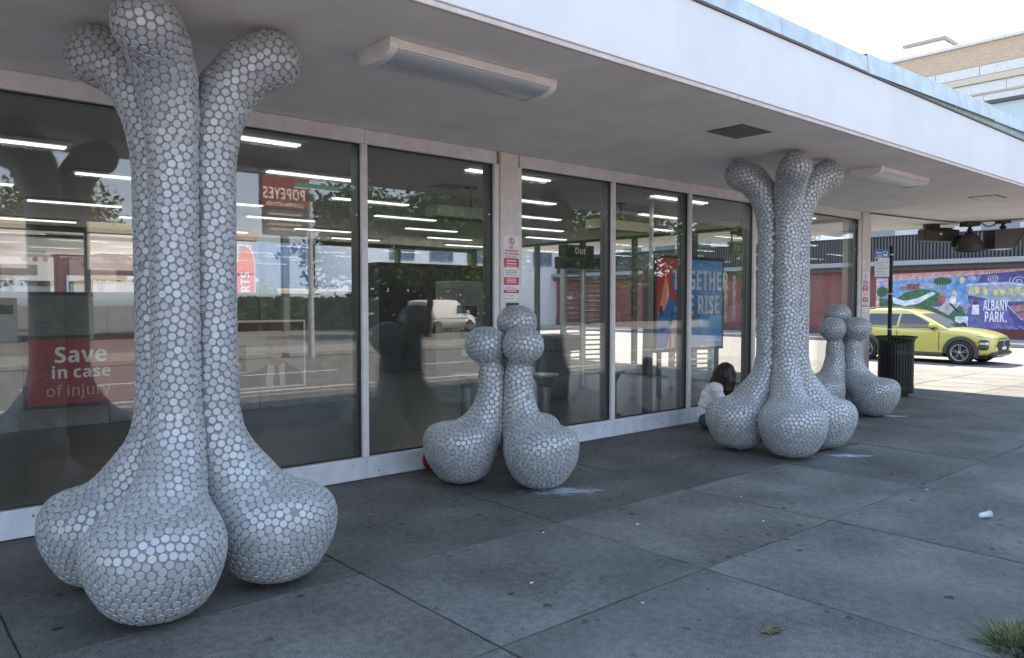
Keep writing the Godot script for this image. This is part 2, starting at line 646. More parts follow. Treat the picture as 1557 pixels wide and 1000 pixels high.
# ---------------------------------------------------------------- station building
var mull := [-2.85, -1.25, 0.35, 1.93, 3.5, 5.03, 5.34, 6.82, 8.31, 9.84, 11.38, 13.12]
func station() -> void:
	var b := thing("station_building", "low glass-walled station building with a wide white flat canopy over the sidewalk", "building")
	# glass front
	for i in mull.size() - 1:
		if i == 5:
			continue
		var x0: float = mull[i] + .03
		var x1: float = mull[i + 1] - .03
		part(b, "pane", bx(x0, x1, .2, 3.0, -.03, -.022), M.glass)
		part(b, "inner_pane", bx(x0, x1, .2, 3.0, -.06, -.052), M.glass)
		part(b, "glazing_bead", bx(x0, x1, .2, .215, -.02, 0.0), M.gasket)
		part(b, "sill_panel", bx(x0 - .029, x1 + .029, 0.0, .195, -.1, .03, .004), M.sill)
		part(b, "head_rail", bx(x0 - .029, x1 + .029, 3.0, 3.128, -.1, .035, .004), M.frame)
		part(b, "gasket", bx(x0, x0 + .012, .216, 3.0, -.02, 0.0), M.gasket)
		part(b, "gasket", bx(x1 - .012, x1, .216, 3.0, -.02, 0.0), M.gasket)
		part(b, "gasket", bx(x0 + .013, x1 - .013, 2.985, 3.0, -.02, 0.0), M.gasket)
		for rv in 4:
			part(b, "rivet", MB.new().cyl(V(x0 + .1 + (x1 - x0 - .2) / 3.0 * rv, .06 + .08 * (rv % 2), .03), V(x0 + .1 + (x1 - x0 - .2) / 3.0 * rv, .06 + .08 * (rv % 2), .034), .007, .005, 8), M.gasket)
	for i in mull.size():
		var mu := part(b, "mullion", bx(mull[i] - .03, mull[i] + .03, .197, 2.999, -.019, .036, .004), M.frame)
		part(mu, "mullion_core", bx(mull[i] - .0295, mull[i] + .0295, .198, 2.998, -.16, -.0195), M.dark_frame)
	part(b, "pilaster", bx(5.065, 5.305, 0.0, 3.128, -.2, .06, .008), M.pilaster)
	part(b, "corner_column", bx(13.155, 13.46, 0.0, 3.128, -.3, .06, .008), M.pilaster)
	# end wall towards the cross street
	var ez := [-.3, -1.9, -3.5, -5.1, -6.7, -8.3, -9.9, -10.9]
	for i in ez.size() - 1:
		part(b, "pane", bx(13.29, 13.298, .2, 3.0, ez[i + 1] + .03, ez[i] - .03), M.glass)
		part(b, "sill_panel", bx(13.22, 13.38, 0, .195, ez[i + 1] + .001, ez[i] - .001, .004), M.sill)
		part(b, "head_rail", bx(13.22, 13.38, 3.0, 3.128, ez[i + 1] + .001, ez[i] - .001, .004), M.dark_frame)
		part(b, "mullion", bx(13.22, 13.38, .197, 2.999, ez[i + 1] - .03, ez[i + 1] + .03, .004), M.dark_frame)
	# rear wall, glazed above the sill
	var rx := [-6.0, -3.6, -1.2, 1.2, 3.6, 6.0, 8.4, 10.8, 13.2]
	for i in rx.size() - 1:
		part(b, "pane", bx(rx[i] + .03, rx[i + 1] - .03, .2, 2.95, -10.95, -10.942), M.glass)
		part(b, "sill_panel", bx(rx[i] + .001, rx[i + 1] - .001, 0, .195, -11.0, -10.88), M.sill)
		part(b, "head_rail", bx(rx[i] + .001, rx[i + 1] - .001, 2.95, 3.128, -11.0, -10.86), M.dark_frame)
		part(b, "mullion", bx(rx[i + 1] - .04, rx[i + 1] + .04, .197, 2.949, -11.02, -10.84, .004), M.dark_frame)
	part(b, "side_wall", bx(-6.3, -6.05, 0, 3.128, -11.0, 0.0), M.concrete_wall)
	part(b, "ceiling", bx(-6.04, 13.21, 3.05, 3.06, -10.85, -.16), M.ceiling)
	part(b, "interior_floor", bx(-6.04, 13.21, -.1, .004, -10.87, -.101), M.floor_in)
	# canopy: soffit panels, roof, fascia, coping
	var sx := [-7.0, -1.0, 5.1, 11.2, 17.0]
	for i in 4:
		part(b, "soffit_panel", bx(sx[i] + .003, sx[i + 1] - .003, 3.13, 3.16, .002, 2.76), M.soffit)
		part(b, "soffit_trim", bx(sx[i] + .002, sx[i + 1] - .002, 3.118, 3.15, 2.7605, 2.79, .003), M.trim)
	part(b, "fascia_board", bx(-7.0, 16.999, 3.151, 3.70, 2.7605, 2.80, .004), M.fascia)
	part(b, "soffit_panel", bx(13.2, 16.997, 3.13, 3.16, -11.5, -.002), M.soffit)
	part(b, "fascia_board", bx(17.0, 17.04, 3.12, 3.70, -11.5, 2.80, .004), M.fascia)
	part(b, "roof_deck", bx(-7.0, 17.0, 3.162, 3.68, -11.5, 2.758), M.roof)
	part(b, "drip_trim", bx(-7.0, 17.05, 3.701, 3.716, 2.74, 2.815, .003), M.trim_dark)
	# coping in sheet-metal lengths, the later ones lapped and lifting
	var cx := [-7.0, -2.4, .6, 3.1, 5.68, 7.22]
	for i in 5:
		var mb := MB.new()
		var q0: float = cx[i] + .002
		var q1: float = cx[i + 1] - .002
		mb.prism(PackedVector2Array([P2(-.3, 3.717), P2(.0, 3.717), P2(.012, 3.722), P2(-.004, 3.87), P2(-.02, 3.875), P2(-.3, 3.89)]), q0, q1)
		var o := part(b, "coping", mb, M.galvanised)
		o.transform = Transform3D(Basis(V(0, 0, 1), V(0, 1, 0), V(1, 0, 0)), V(0, 0, 2.80))
	var under := part(b, "coping", bx(7.224, 17.05, 3.717, 3.83, 2.60, 2.792), M.galvanised_old)
	under.name = "coping_base"
	for seg in [[7.2, 10.55, 3.715, 3.90, 0.0, .075], [10.52, 13.6, 3.79, 3.95, .02, .05], [13.57, 17.06, 3.78, 3.95, .01, .03]]:
		var mb := MB.new()
		var a0: float = seg[0]; var a1: float = seg[1]
		var y0: float = seg[2]; var lift: float = seg[5]
		mb.face([V(a0, y0, 2.815), V(a1, y0 + lift, 2.835 + seg[4]), V(a1, seg[3] + lift, 2.80), V(a0, seg[3], 2.795)])
		mb.face([V(a0, seg[3], 2.795), V(a1, seg[3] + lift, 2.80), V(a1, seg[3] + lift + .01, 2.5), V(a0, seg[3] + .01, 2.5)])
		mb.face([V(a0, y0, 2.812), V(a0, seg[3], 2.792), V(a1, seg[3] + lift, 2.797), V(a1, y0 + lift, 2.832 + seg[4])])
		mb.face([V(a0, y0, 2.815), V(a0, y0, 2.80), V(a1, y0 + lift, 2.81), V(a1, y0 + lift, 2.835 + seg[4])])
		part(b, "coping_flashing", mb, M.galvanised)
	# recessed hatches in the soffit
	for h in [[5.9, 2.0], [12.5, 1.93]]:
		var o := part(b, "soffit_hatch", bx(h[0], h[0] + .41, 3.118, 3.1295, h[1], h[1] + .31, .003), M.hatch if h[0] < 8 else M.soffit)
		part(o, "hatch_frame", bx(h[0] - .03, h[0] + .44, 3.124, 3.1298, h[1] - .03, h[1] - .001), M.trim_dark)
		part(o, "hatch_frame", bx(h[0] - .03, h[0] + .44, 3.124, 3.1298, h[1] + .311, h[1] + .34), M.trim_dark)
		part(o, "hatch_frame", bx(h[0] - .03, h[0] - .001, 3.124, 3.1298, h[1], h[1] + .31), M.trim_dark)
		part(o, "hatch_frame", bx(h[0] + .411, h[0] + .44, 3.124, 3.1298, h[1], h[1] + .31), M.trim_dark)
	# conduit across the soffit to the camera cluster
	part(b, "conduit", MB.new().tube([V(13.3, 3.11, .12), V(14.4, 3.11, .25), V(15.2, 3.11, .35), V(16.1, 3.11, .52)], .014), M.trim_dark)
	part(b, "conduit", MB.new().tube([V(16.25, 3.11, .65), V(16.3, 3.11, 1.5), V(16.3, 3.11, 2.7)], .012), M.trim_dark)

func soffit_light(label: String, x: float, z: float) -> void:
	var t := thing("soffit_light", label, "light fixture", "wall-wash light fixtures on the canopy soffit", V(x, 3.13, z))
	var prof := PackedVector2Array()
	for k in 13:
		var th := PI * k / 12.0
		prof.append(P2(.185 * cos(th), -.03 - .08 * pow(sin(th), .8)))
	prof.append(P2(-.185, -.002)); prof.append(P2(.185, -.002))
	for e in [[-.67, -.615], [.615, .67]]:
		var mb := MB.new()
		mb.prism(prof, e[0], e[1])
		part(t, "end_cap", mb, M.fixture).rotation.y = PI / 2
	part(t, "housing", bx(-.615, .615, -.045, -.002, -.183, .183, .004), M.fixture)
	var lens := PackedVector2Array()
	for k in 13:
		var th := PI * k / 12.0
		lens.append(P2(.172 * cos(th), -.0455 - .055 * pow(sin(th), .8)))
	part(t, "lens", MB.new().prism(lens, -.614, .614), M.lens).rotation.y = PI / 2
	part(t, "lens_rail", bx(-.615, .615, -.058, -.0455, .173, .186), M.fixture)
	part(t, "lens_rail", bx(-.615, .615, -.058, -.0455, -.186, -.173), M.fixture)

# ---------------------------------------------------------------- inside the station
func interior() -> void:
	# recessed fluorescent fixtures, rows 1.5 m apart, staggered
	var n := 0
	var proto: Node3D = null
	for row in 7:
		var z := -.5 - 1.5 * row
		for k in 5:
			var x := (-.6 if row % 2 == 0 else .95) + 3.13 * k + (0.0 if row % 2 == 0 else .0)
			if x < .4 or x > 12.7:
				continue
			var where: String = ["first", "second", "third", "fourth", "fifth", "sixth", "seventh"][row]
			var lab := "%s ceiling fluorescent light from the left in the %s row behind the front glass" % [["first", "second", "third", "fourth", "fifth"][k], where]
			if proto == null:
				proto = thing("fluorescent_fixture", lab, "ceiling light", "fluorescent fixtures in the station ceiling", V(x, 3.05, z))
				part(proto, "housing", bx(-.64, .64, -.028, -.001, -.11, .11, .003), M.fixture_dark)
				part(proto, "tube", MB.new().cyl(V(-.6, -.038, -.035), V(.6, -.038, -.035), .011, .011, 8), M.tube)
				part(proto, "tube", MB.new().cyl(V(-.6, -.038, .035), V(.6, -.038, .035), .011, .011, 8), M.tube)
				var li := AreaLight3D.new()
				li.name = "tube_light"
				li.area_size = Vector2(1.2, .12)
				li.light_energy = .2
				li.light_color = Color(.95, 1.0, .96)
				li.shadow_enabled = true
				li.position = V(0, -.06, 0)
				li.rotation.x = -PI / 2
				proto.add_child(li)
			else:
				copy_of(proto, lab, V(x, 3.05, z))
			n += 1
	# heaters hung from the ceiling
	for h in [[6.05, -1.7, "grey box heater hanging from the ceiling behind the second large pane"], [8.7, -1.5, "tan-faced box heater hanging from the ceiling left of the poster case"]]:
		var t := thing("hanging_heater", h[2], "heater", "heaters hung under the station ceiling", V(h[0], 0, h[1]))
		part(t, "stem", MB.new().cyl(V(0, 2.78, 0), V(0, 3.049, 0), .018, .018, 8), M.dark_metal)
		part(t, "ceiling_plate", MB.new().cyl(V(0, 3.03, 0), V(0, 3.0495, 0), .08, .08, 14), M.dark_metal)
		part(t, "case", bx(-.62, .62, 2.64, 2.78, -.13, .13, .006), M.heater if h[0] < 7 else M.heater_tan)
		part(t, "grille", bx(-.58, .58, 2.628, 2.6395, -.1, .1), M.dark_metal)
	# low concrete wall with the two advertisements
	var w := thing("concrete_partition", "low grey concrete wall standing across the station behind the large panes", "wall", "", V(0, 0, 0))
	for k in 6:
		part(w, "wall_panel", bx(-5.6 + 2.04 * k + .004, -3.56 + 2.04 * k - .004, .005, 1.68, -5.15, -4.95, .006), M.concrete_wall)
	part(w, "rail", bx(-5.6, 6.6, 1.681, 1.72, -5.17, -4.93, .004), M.dark_metal)
	var t := thing("red_advertisement", "red poster with pale words reading Save in case on the concrete wall", "poster", "", V(0, 0, 0))
	part(t, "frame", bx(1.60, 2.98, .26, 1.17, -4.949, -4.93, .004), M.black)
	part(t, "print", bx(1.64, 2.94, .30, 1.13, -4.929, -4.925), mat("ad_red", L(.22, .02, .028), .45))
	letters(t, "lettering", "Save", .2, M.ad_white, V(2.24, .92, -4.921))
	letters(t, "lettering", "in case", .15, M.ad_white, V(2.24, .7, -4.921))
	letters(t, "lettering", "of injury", .14, M.ad_tan, V(2.2, .47, -4.921), 0, .004, false)
	t = thing("law_advertisement", "pale poster with a man in a suit and a red tie on the concrete wall", "poster", "", V(0, 0, 0))
	part(t, "frame", bx(3.55, 5.32, .30, 1.32, -4.949, -4.93, .004), M.frame)
	var p := Paint.new(320, 190, Color(.62, .6, .58))
	p.rect(0, 0, 320, 26, Color(.35, .12, .14))
	p.rect(0, 66, 150, 74, Color(.12, .09, .09))
	p.poly([P2(60, 190), P2(90, 160), P2(190, 140), P2(215, 120), P2(262, 120), P2(310, 148), P2(320, 190)], Color(.16, .18, .24))
	p.poly([P2(212, 122), P2(262, 122), P2(262, 190), P2(205, 190)], Color(.82, .82, .85))
	p.poly([P2(232, 130), P2(244, 130), P2(248, 190), P2(228, 190)], Color(.5, .12, .14))
	p.im.resize(320, 190)
	p.disc(238, 86, 34, 44, Color(.66, .42, .36))
	p.disc(238, 56, 34, 26, Color(.55, .5, .48))
	p.disc(238, 78, 28, 26, Color(.67, .44, .38))
	p.rect(217, 72, 16, 4, Color(.25, .15, .13)); p.rect(243, 72, 16, 4, Color(.25, .15, .13))
	p.poly([P2(222, 100), P2(254, 100), P2(246, 110), P2(230, 110)], Color(.85, .78, .74))
	p.im.adjust_bcs(.85, .7, .7)
	var mb := MB.new()
	mb.quad(V(3.58, .33, -4.928), V(5.29, .33, -4.928), V(5.29, 1.29, -4.928), V(3.58, 1.29, -4.928))
	part(t, "print", mb, p.material("law_print", .5))
	letters(t, "lettering", "in Law", .1, M.ad_tan, V(4.0, .83, -4.925), 0, .003)
	letters(t, "lettering", "800.0000", .1, M.ad_tan, V(4.02, .66, -4.925), 0, .003)
	# dark kiosk
	t = thing("dark_kiosk", "tall dark panelled kiosk inside, behind the ball-topped sculpture", "kiosk", "", V(0, 0, 0))
	for k in 3:
		part(t, "side_panel", bx(8.9 + 1.3 * k + .004, 10.2 + 1.3 * k - .004, .005, 2.42, -9.2, -8.7, .01), M.kiosk)
	part(t, "top_board", bx(8.86, 12.84, 2.421, 2.47, -9.25, -8.66, .006), M.black)
	# stools
	var st: Node3D = null
	for s in [[6.2, -2.0, "left-hand round steel stool behind the glass, left of the near ball-topped sculpture"], [7.0, -1.35, "middle round steel stool behind the glass, right of the near ball-topped sculpture"], [8.1, -1.15, "round steel stool behind the mullion beside the grey post"]]:
		if st == null:
			st = thing("round_stool", s[2], "stool", "round steel stools inside the station", V(s[0], .005, s[1]))
			part(st, "seat", MB.new().lathe([P2(0, .59), P2(.17, .59), P2(.195, .60), P2(.2, .615), P2(.195, .63), P2(.17, .635), P2(0, .635)], 28), M.stool_steel)
			part(st, "under_cone", MB.new().lathe([P2(.085, .46), P2(.15, .589)], 20), M.dark_metal)
			part(st, "pedestal", MB.new().cyl(V(0, .01, 0), V(0, .46, 0), .085, .085, 20), M.stool_steel)
			part(st, "base_plate", MB.new().cyl(V(0, 0, 0), V(0, .012, 0), .15, .15, 20), M.dark_metal)
		else:
			copy_of(st, s[2], V(s[0], .005, s[1]))
	# waste bin inside
	t = thing("indoor_waste_bin", "black plastic bin with an overhanging lid inside the station, right of the ball tops", "bin", "", V(8.75, .005, -3.0))
	part(t, "body", MB.new().lathe([P2(0, 0), P2(.24, 0), P2(.26, .03), P2(.3, .8), P2(0, .8)], 24, V(0, 0, 0), true), M.black_plastic)
	part(t, "lid", bx(-.36, .36, .79, 1.05, -.34, .34, .04), M.black_plastic)
	part(t, "flap", bx(-.26, .26, .84, .98, .341, .347), M.dark_metal)
	# grey post
	t = thing("grey_post", "tall narrow grey metal post inside the glass, left of the poster case", "post", "", V(8.78, .005, -1.05))
	part(t, "lower_shaft", bx(-.055, .055, 0, .95, -.055, .055, .004), M.dark_frame)
	part(t, "upper_shaft", bx(-.052, .052, .951, 2.06, -.052, .052, .004), M.post_grey)
	part(t, "edge_strip", bx(.056, .085, 0, 3.04, -.03, .03, .003), M.steel)
	# poster case TOGETHER WE RISE
	t = thing("poster_case", "black-framed blue and red poster case reading Together We Rise", "poster case", "", V(0, 0, 0))
	part(t, "frame", bx(10.12, 12.12, .74, 2.38, -2.06, -2.0, .006), M.black)
	part(t, "leg", bx(10.25, 10.33, .005, .739, -2.055, -2.005, .004), M.dark_metal)
	part(t, "leg", bx(11.91, 11.99, .005, .739, -2.055, -2.005, .004), M.dark_metal)
	p = Paint.new(480, 380, Color(.10, .38, .62))
	p.poly([P2(240, 0), P2(480, 0), P2(480, 380), P2(420, 380)], Color(.12, .46, .70))
	p.poly([P2(300, 200), P2(480, 120), P2(480, 300), P2(330, 330)], Color(.14, .52, .68))
	p.poly([P2(0, 0), P2(130, 0), P2(190, 30), P2(95, 75), P2(150, 190), P2(60, 150), P2(0, 260)], Color(.66, .12, .16))
	p.poly([P2(62, 60), P2(88, 150), P2(60, 210), P2(10, 240)], Color(.80, .50, .38))
	p.poly([P2(70, 80), P2(84, 150), P2(66, 190)], Color(.86, .70, .56))
	for k in 26:
		var q := Vector2(rng.randf_range(20, 270), rng.randf_range(200, 330))
		p.disc(q.x, q.y, rng.randf_range(8, 26), rng.randf_range(10, 30), [Color(.07, .16, .34), Color(.35, .62, .74), Color(.05, .1, .22), Color(.20, .34, .5)][k % 4])
	p.poly([P2(110, 260), P2(250, 250), P2(246, 380), P2(70, 380)], Color(.74, .62, .58))
	for k in 8:
		p.rect(88 + k * 20, 300 + (k % 3) * 12, 12, 80, [Color(.72, .22, .18), Color(.8, .72, .66), Color(.55, .2, .24)][k % 3])
	p.rect(352, 352, 110, 4, Color(.6, .75, .85))
	p.im.adjust_bcs(1.3, .95, .95)
	mb = MB.new()
	mb.quad(V(10.18, .80, -1.998), V(12.06, .80, -1.998), V(12.06, 2.32, -1.998), V(10.18, 2.32, -1.998))
	part(t, "print", mb, p.material("together_print", .45))
	letters(t, "lettering", "TOGETHER", .33, M.ad_pale, V(11.43, 1.96, -1.995), 0, .003, true, .72)
	letters(t, "lettering", "WE RISE", .33, M.ad_pale, V(11.36, 1.53, -1.995), 0, .003, true, .72)
	part(t, "cover_glass", bx(10.17, 12.07, .79, 2.33, -1.985, -1.98), M.glass)
	# exit sign with its bracket
	t = thing("exit_sign", "small dark exit sign hanging inside under the ceiling, left of the far tall sculpture", "sign", "", V(12.15, 0, -1.75))
	part(t, "panel", bx(-.2, .2, 2.47, 2.64, -.03, .03, .005), M.exit_green)
	letters(t, "lettering", "EXIT", .11, M.ad_tan, V(0, 2.555, .033), 0, .004)
	part(t, "bracket", bx(-.19, .05, 2.80, 2.86, -.02, .02), M.dark_metal)
	part(t, "bracket", bx(-.18, -.16, 2.641, 2.799, -.01, .01), M.dark_metal)
	part(t, "sensor_box", bx(.06, .22, 2.78, 2.98, -.06, .06, .01), M.dark_metal)
	part(t, "stem", MB.new().cyl(V(.14, 2.981, 0), V(.14, 3.049, 0), .02, .02, 8), M.dark_metal)
	# full-height turnstiles
	turnstile("full-height turnstile gate with a sign box reading Out", 10.6, -4.0, true)
	turnstile("full-height turnstile gate beside the right edge of the poster case", 12.2, -2.75, false)
	# two vertical notice panels near the end wall
	t = thing("fare_machine", "tall dark fare machine with a dark screen inside, left of the turnstile", "machine", "", V(9.4, .005, -6.4))
	part(t, "cabinet", bx(-.4, .4, 0, 2.0, -.3, .3, .02), M.post_grey)
	part(t, "screen", bx(-.2, .2, 1.15, 1.5, .301, .306), M.plaque)
	part(t, "keypad", bx(-.2, .1, .85, 1.05, .301, .312), M.dark_metal)
	part(t, "coin_tray", bx(-.2, .2, .5, .65, .301, .33), M.steel)

func turnstile(label: String, x: float, z: float, out: bool) -> void:
	var t := thing("turnstile_gate", label, "turnstile", "full-height turnstiles inside the station", V(x, .005, z))
	part(t, "post", bx(-.66, -.58, 0, 2.2, -.05, .05, .005), M.steel)
	part(t, "post", bx(.58, .66, 0, 2.2, -.05, .05, .005), M.steel)
	part(t, "header", bx(-.7, .7, 2.2, 2.42, -.16, .16, .01), M.dark_metal)
	part(t, "rotor_shaft", MB.new().cyl(V(-.1, 0, 0), V(-.1, 2.199, 0), .05, .05, 12), M.steel)
	for k in 21:
		var y := .22 + k * .092
		part(t, "arm", MB.new().cyl(V(-.1, y, 0), V(.5, y, .18), .017, .017, 8), M.steel)
		part(t, "comb_bar", MB.new().cyl(V(-.58, y + .046, -.03), V(-.16, y + .046, -.03), .015, .015, 8), M.steel)
	if out:
		part(t, "sign_box", bx(-.66, .1, 2.43, 2.64, -.1, .1, .01), M.black)
		letters(t, "lettering", "Out", .12, M.ad_pale, V(-.28, 2.53, .104), 0, .004)

# ---------------------------------------------------------------- notices on the wall
func notices() -> void:
	for k in 2:
		var x: float = [5.09, 13.16][k]
		var z := .061
		var t := thing("warning_sign", ["tall white warning sign with red bands on the pilaster behind the ball-topped sculpture", "white warning sign with red bands on the corner column at the building's end"][k], "sign", "warning signs on the station columns", V(x, 0, z))
		var w := .215 if k == 0 else .2
		var y1 := 2.28 if k == 0 else 2.1
		part(t, "panel", bx(0, w, y1 - .68, y1, 0, .006, .001), M.sign_white)
		for bnd in [[.235, .325], [.43, .51], [.56, .595]]:
			part(t, "red_band", bx(.006, w - .006, y1 - bnd[1], y1 - bnd[0], .0061, .008), M.sign_red)
		var ring := MB.new()
		for s in 20:
			var a0 := TAU * s / 20; var a1 := TAU * (s + 1) / 20
			ring.quad(V(w * .5 + cos(a0) * .03, y1 - .06 + sin(a0) * .03, .0075), V(w * .5 + cos(a0) * .04, y1 - .06 + sin(a0) * .04, .0075), V(w * .5 + cos(a1) * .04, y1 - .06 + sin(a1) * .04, .0075), V(w * .5 + cos(a1) * .03, y1 - .06 + sin(a1) * .03, .0075))
		ring.quad(V(w * .5 - .026, y1 - .04, .0077), V(w * .5 - .02, y1 - .034, .0077), V(w * .5 + .026, y1 - .08, .0077), V(w * .5 + .02, y1 - .086, .0077))
		part(t, "prohibition_ring", ring, M.sign_red)
		var man := MB.new()
		man.quad(V(w * .5 - .008, y1 - .075, .0066), V(w * .5 + .008, y1 - .075, .0066), V(w * .5 + .006, y1 - .05, .0066), V(w * .5 - .006, y1 - .05, .0066))
		man.quad(V(w * .5 - .005, y1 - .046, .0066), V(w * .5 + .005, y1 - .046, .0066), V(w * .5 + .005, y1 - .036, .0066), V(w * .5 - .005, y1 - .036, .0066))
		part(t, "figure", man, M.black)
		letters(t, "lettering", "NO", .026, M.sign_red, V(w * .5, y1 - .125, .008), 0, .001)
		letters(t, "lettering", "TRESPASSING", .02, M.sign_red, V(w * .5, y1 - .158, .008), 0, .001)
		letters(t, "lettering", "OR LOITERING", .02, M.sign_red, V(w * .5, y1 - .188, .008), 0, .001)
		for s in [[.21, .01], [.222, .01], [.36, .012], [.378, .012], [.402, .012], [.53, .009], [.543, .009], [.62, .01], [.65, .008]]:
			part(t, "text_line", bx(.02, w - .03 - .02 * (int(s[0] * 1000) % 3), y1 - s[0] - s[1] * .6, y1 - s[0], .0062, .0068), M.text_grey)
		for s in [[.255, .016], [.285, .016], [.31, .006], [.445, .01], [.462, .01], [.48, .01], [.57, .012]]:
			part(t, "text_line", bx(.04, w - .04, y1 - s[0] - s[1] * .7, y1 - s[0], .0081, .0086), M.sign_white)
		for c in [[.02, .335], [w - .02, .335], [.02, .655], [w - .02, .655]]:
			part(t, "screw", MB.new().cyl(V(c[0], y1 - c[1], .006), V(c[0], y1 - c[1], .0105), .006, .005, 8), M.black)
	var t := thing("dark_plaque", "small dark plaque under the white warning sign on the pilaster", "plaque", "", V(5.11, 0, .061))
	part(t, "plate", bx(.02, .19, 1.2, 1.585, 0, .008, .001), M.plaque)
	part(t, "text_line", bx(.045, .11, 1.5, 1.508, .0081, .0086), M.text_grey)
	part(t, "text_line", bx(.045, .13, 1.48, 1.486, .0081, .0086), M.text_grey)
	for k in 9:
		part(t, "text_line", bx(.045, .165 - .01 * (k % 3), 1.42 - k * .02, 1.425 - k * .02, .0081, .0086), M.text_grey)

func interior_materials() -> void:
	mat("fixture_dark", L(.35, .35, .34), .6)
	glow("tube", Color(.97, 1, .97), .42)
	mat("dark_metal", L(.05, .05, .05), .5, .5)
	mat("heater", L(.22, .22, .21), .5)
	mat("heater_tan", L(.48, .40, .30), .55)
	mat("black", L(.018, .018, .02), .45)
	mat("black_plastic", L(.02, .021, .024), .4)
	mat("ad_white", L(.6, .58, .57), .5)
	mat("ad_tan", L(.42, .33, .25), .5)
	mat("ad_pale", L(.70, .74, .76), .5)
	tri_mat("kiosk", tone_tex(512, [[noise_img(41, .02, 4, 512), 1.0], [noise_img(42, .3, 2, 512), .5]], Color(.09, .085, .085), Color(.16, .15, .15)), .7, .5)
	mat("steel", L(.55, .56, .56), .35, .6)
	mat("stool_steel", L(.22, .22, .22), .3, .8)
	mat("post_grey", L(.17, .17, .165), .5, .2)
	mat("exit_green", L(.07, .10, .06), .5)
	mat("sign_white", L(.74, .73, .74), .45)
	mat("sign_red", L(.58, .05, .06), .45)
	mat("text_grey", L(.22, .22, .24), .6)
	mat("plaque", L(.035, .04, .045), .4)

# ---------------------------------------------------------------- street furniture at the right
func litter_bin() -> void:
	var t := thing("litter_bin", "black slatted steel litter bin with a flared rim at the building corner", "bin", "", V(13.44, 0, .52))
	part(t, "base", MB.new().lathe([P2(0, 0), P2(.20, 0), P2(.20, .06), P2(.26, .065), P2(.27, .1), P2(0, .1)], 32, Vector3.ZERO, true), M.bin_black)
	part(t, "liner", MB.new().lathe([P2(.235, .1), P2(.245, .9), P2(.23, .9), P2(.22, .11)], 32), M.bin_liner)
	for y in [.12, .72]:
		part(t, "hoop", MB.new().lathe([P2(.272, y), P2(.284, y), P2(.284, y + .06), P2(.272, y + .06)], 36, Vector3.ZERO, true), M.bin_black)
	part(t, "rim", MB.new().lathe([P2(.318, .985), P2(.33, .985), P2(.335, 1.0), P2(.33, 1.012), P2(.318, 1.012)], 36), M.bin_black)
	var slat := MB.new()
	var w := .017
	for q in [[.06, .90, .276, .276], [.90, .965, .276, .295], [.965, .995, .295, .325]]:
		var a: float = q[0]; var b: float = q[1]; var r0: float = q[2]; var r1: float = q[3]
		slat.quad(V(r0, a, w), V(r0, a, -w), V(r1, b, -w), V(r1, b, w))
		slat.quad(V(r0 - .006, a, -w), V(r0 - .006, a, w), V(r1 - .006, b, w), V(r1 - .006, b, -w))
		slat.quad(V(r0 - .006, a, w), V(r0, a, w), V(r1, b, w), V(r1 - .006, b, w))
		slat.quad(V(r0, a, -w), V(r0 - .006, a, -w), V(r1 - .006, b, -w), V(r1, b, -w))
	var sm := slat.mesh()
	for k in 36:
		part(t, "slat", sm, M.bin_black).rotation.y = TAU * k / 36

func bus_stop() -> void:
	var t := thing("bus_stop_sign", "black pole with a blue and white bus stop sign behind the litter bin", "sign", "", V(13.75, 0, .28))
	part(t, "pole", bx(-.028, .028, 0, 2.56, -.028, .028, .004), M.bin_black)
	for y in [.9, 1.1, 1.72, 2.4]:
		part(t, "band", bx(-.033, .033, y, y + .025, -.033, .033, .002), M.steel)
	# panel turned towards the camera, left of the pole
	var s := part(t, "panel", bx(-.30, -.03, 2.02, 2.50, -.005, .005, .001), M.sign_white)
	s.rotation.y = deg_to_rad(-34)
	part(s, "blue_header", bx(-.298, -.032, 2.36, 2.498, .0051, .007), M.cta_blue)
	part(s, "blue_foot", bx(-.298, -.032, 2.0, 2.03, .0051, .007), M.cta_blue)
	var bus := part(s, "bus_symbol", bx(-.15, -.07, 2.39, 2.47, .0071, .009), M.sign_white)
	part(bus, "symbol_window", bx(-.14, -.08, 2.425, 2.46, .0091, .0095), M.cta_blue)
	part(bus, "symbol_wheel", bx(-.145, -.125, 2.378, 2.389, .0071, .009), M.sign_white)
	part(bus, "symbol_wheel", bx(-.095, -.075, 2.378, 2.389, .0071, .009), M.sign_white)
	letters(s, "lettering", "bus", .045, M.sign_white, V(-.225, 2.445, .009), 0, .002)
	letters(s, "lettering", "stop", .035, M.sign_white, V(-.225, 2.39, .009), 0, .002)
	part(s, "route_mark", bx(-.285, -.25, 2.30, 2.345, .0051, .007), M.black)
	for k in 9:
		part(s, "text_line", bx(-.28, -.06 - .03 * ((k * 7) % 4), 2.275 - k * .027, 2.282 - k * .027, .0051, .0062), M.text_grey)

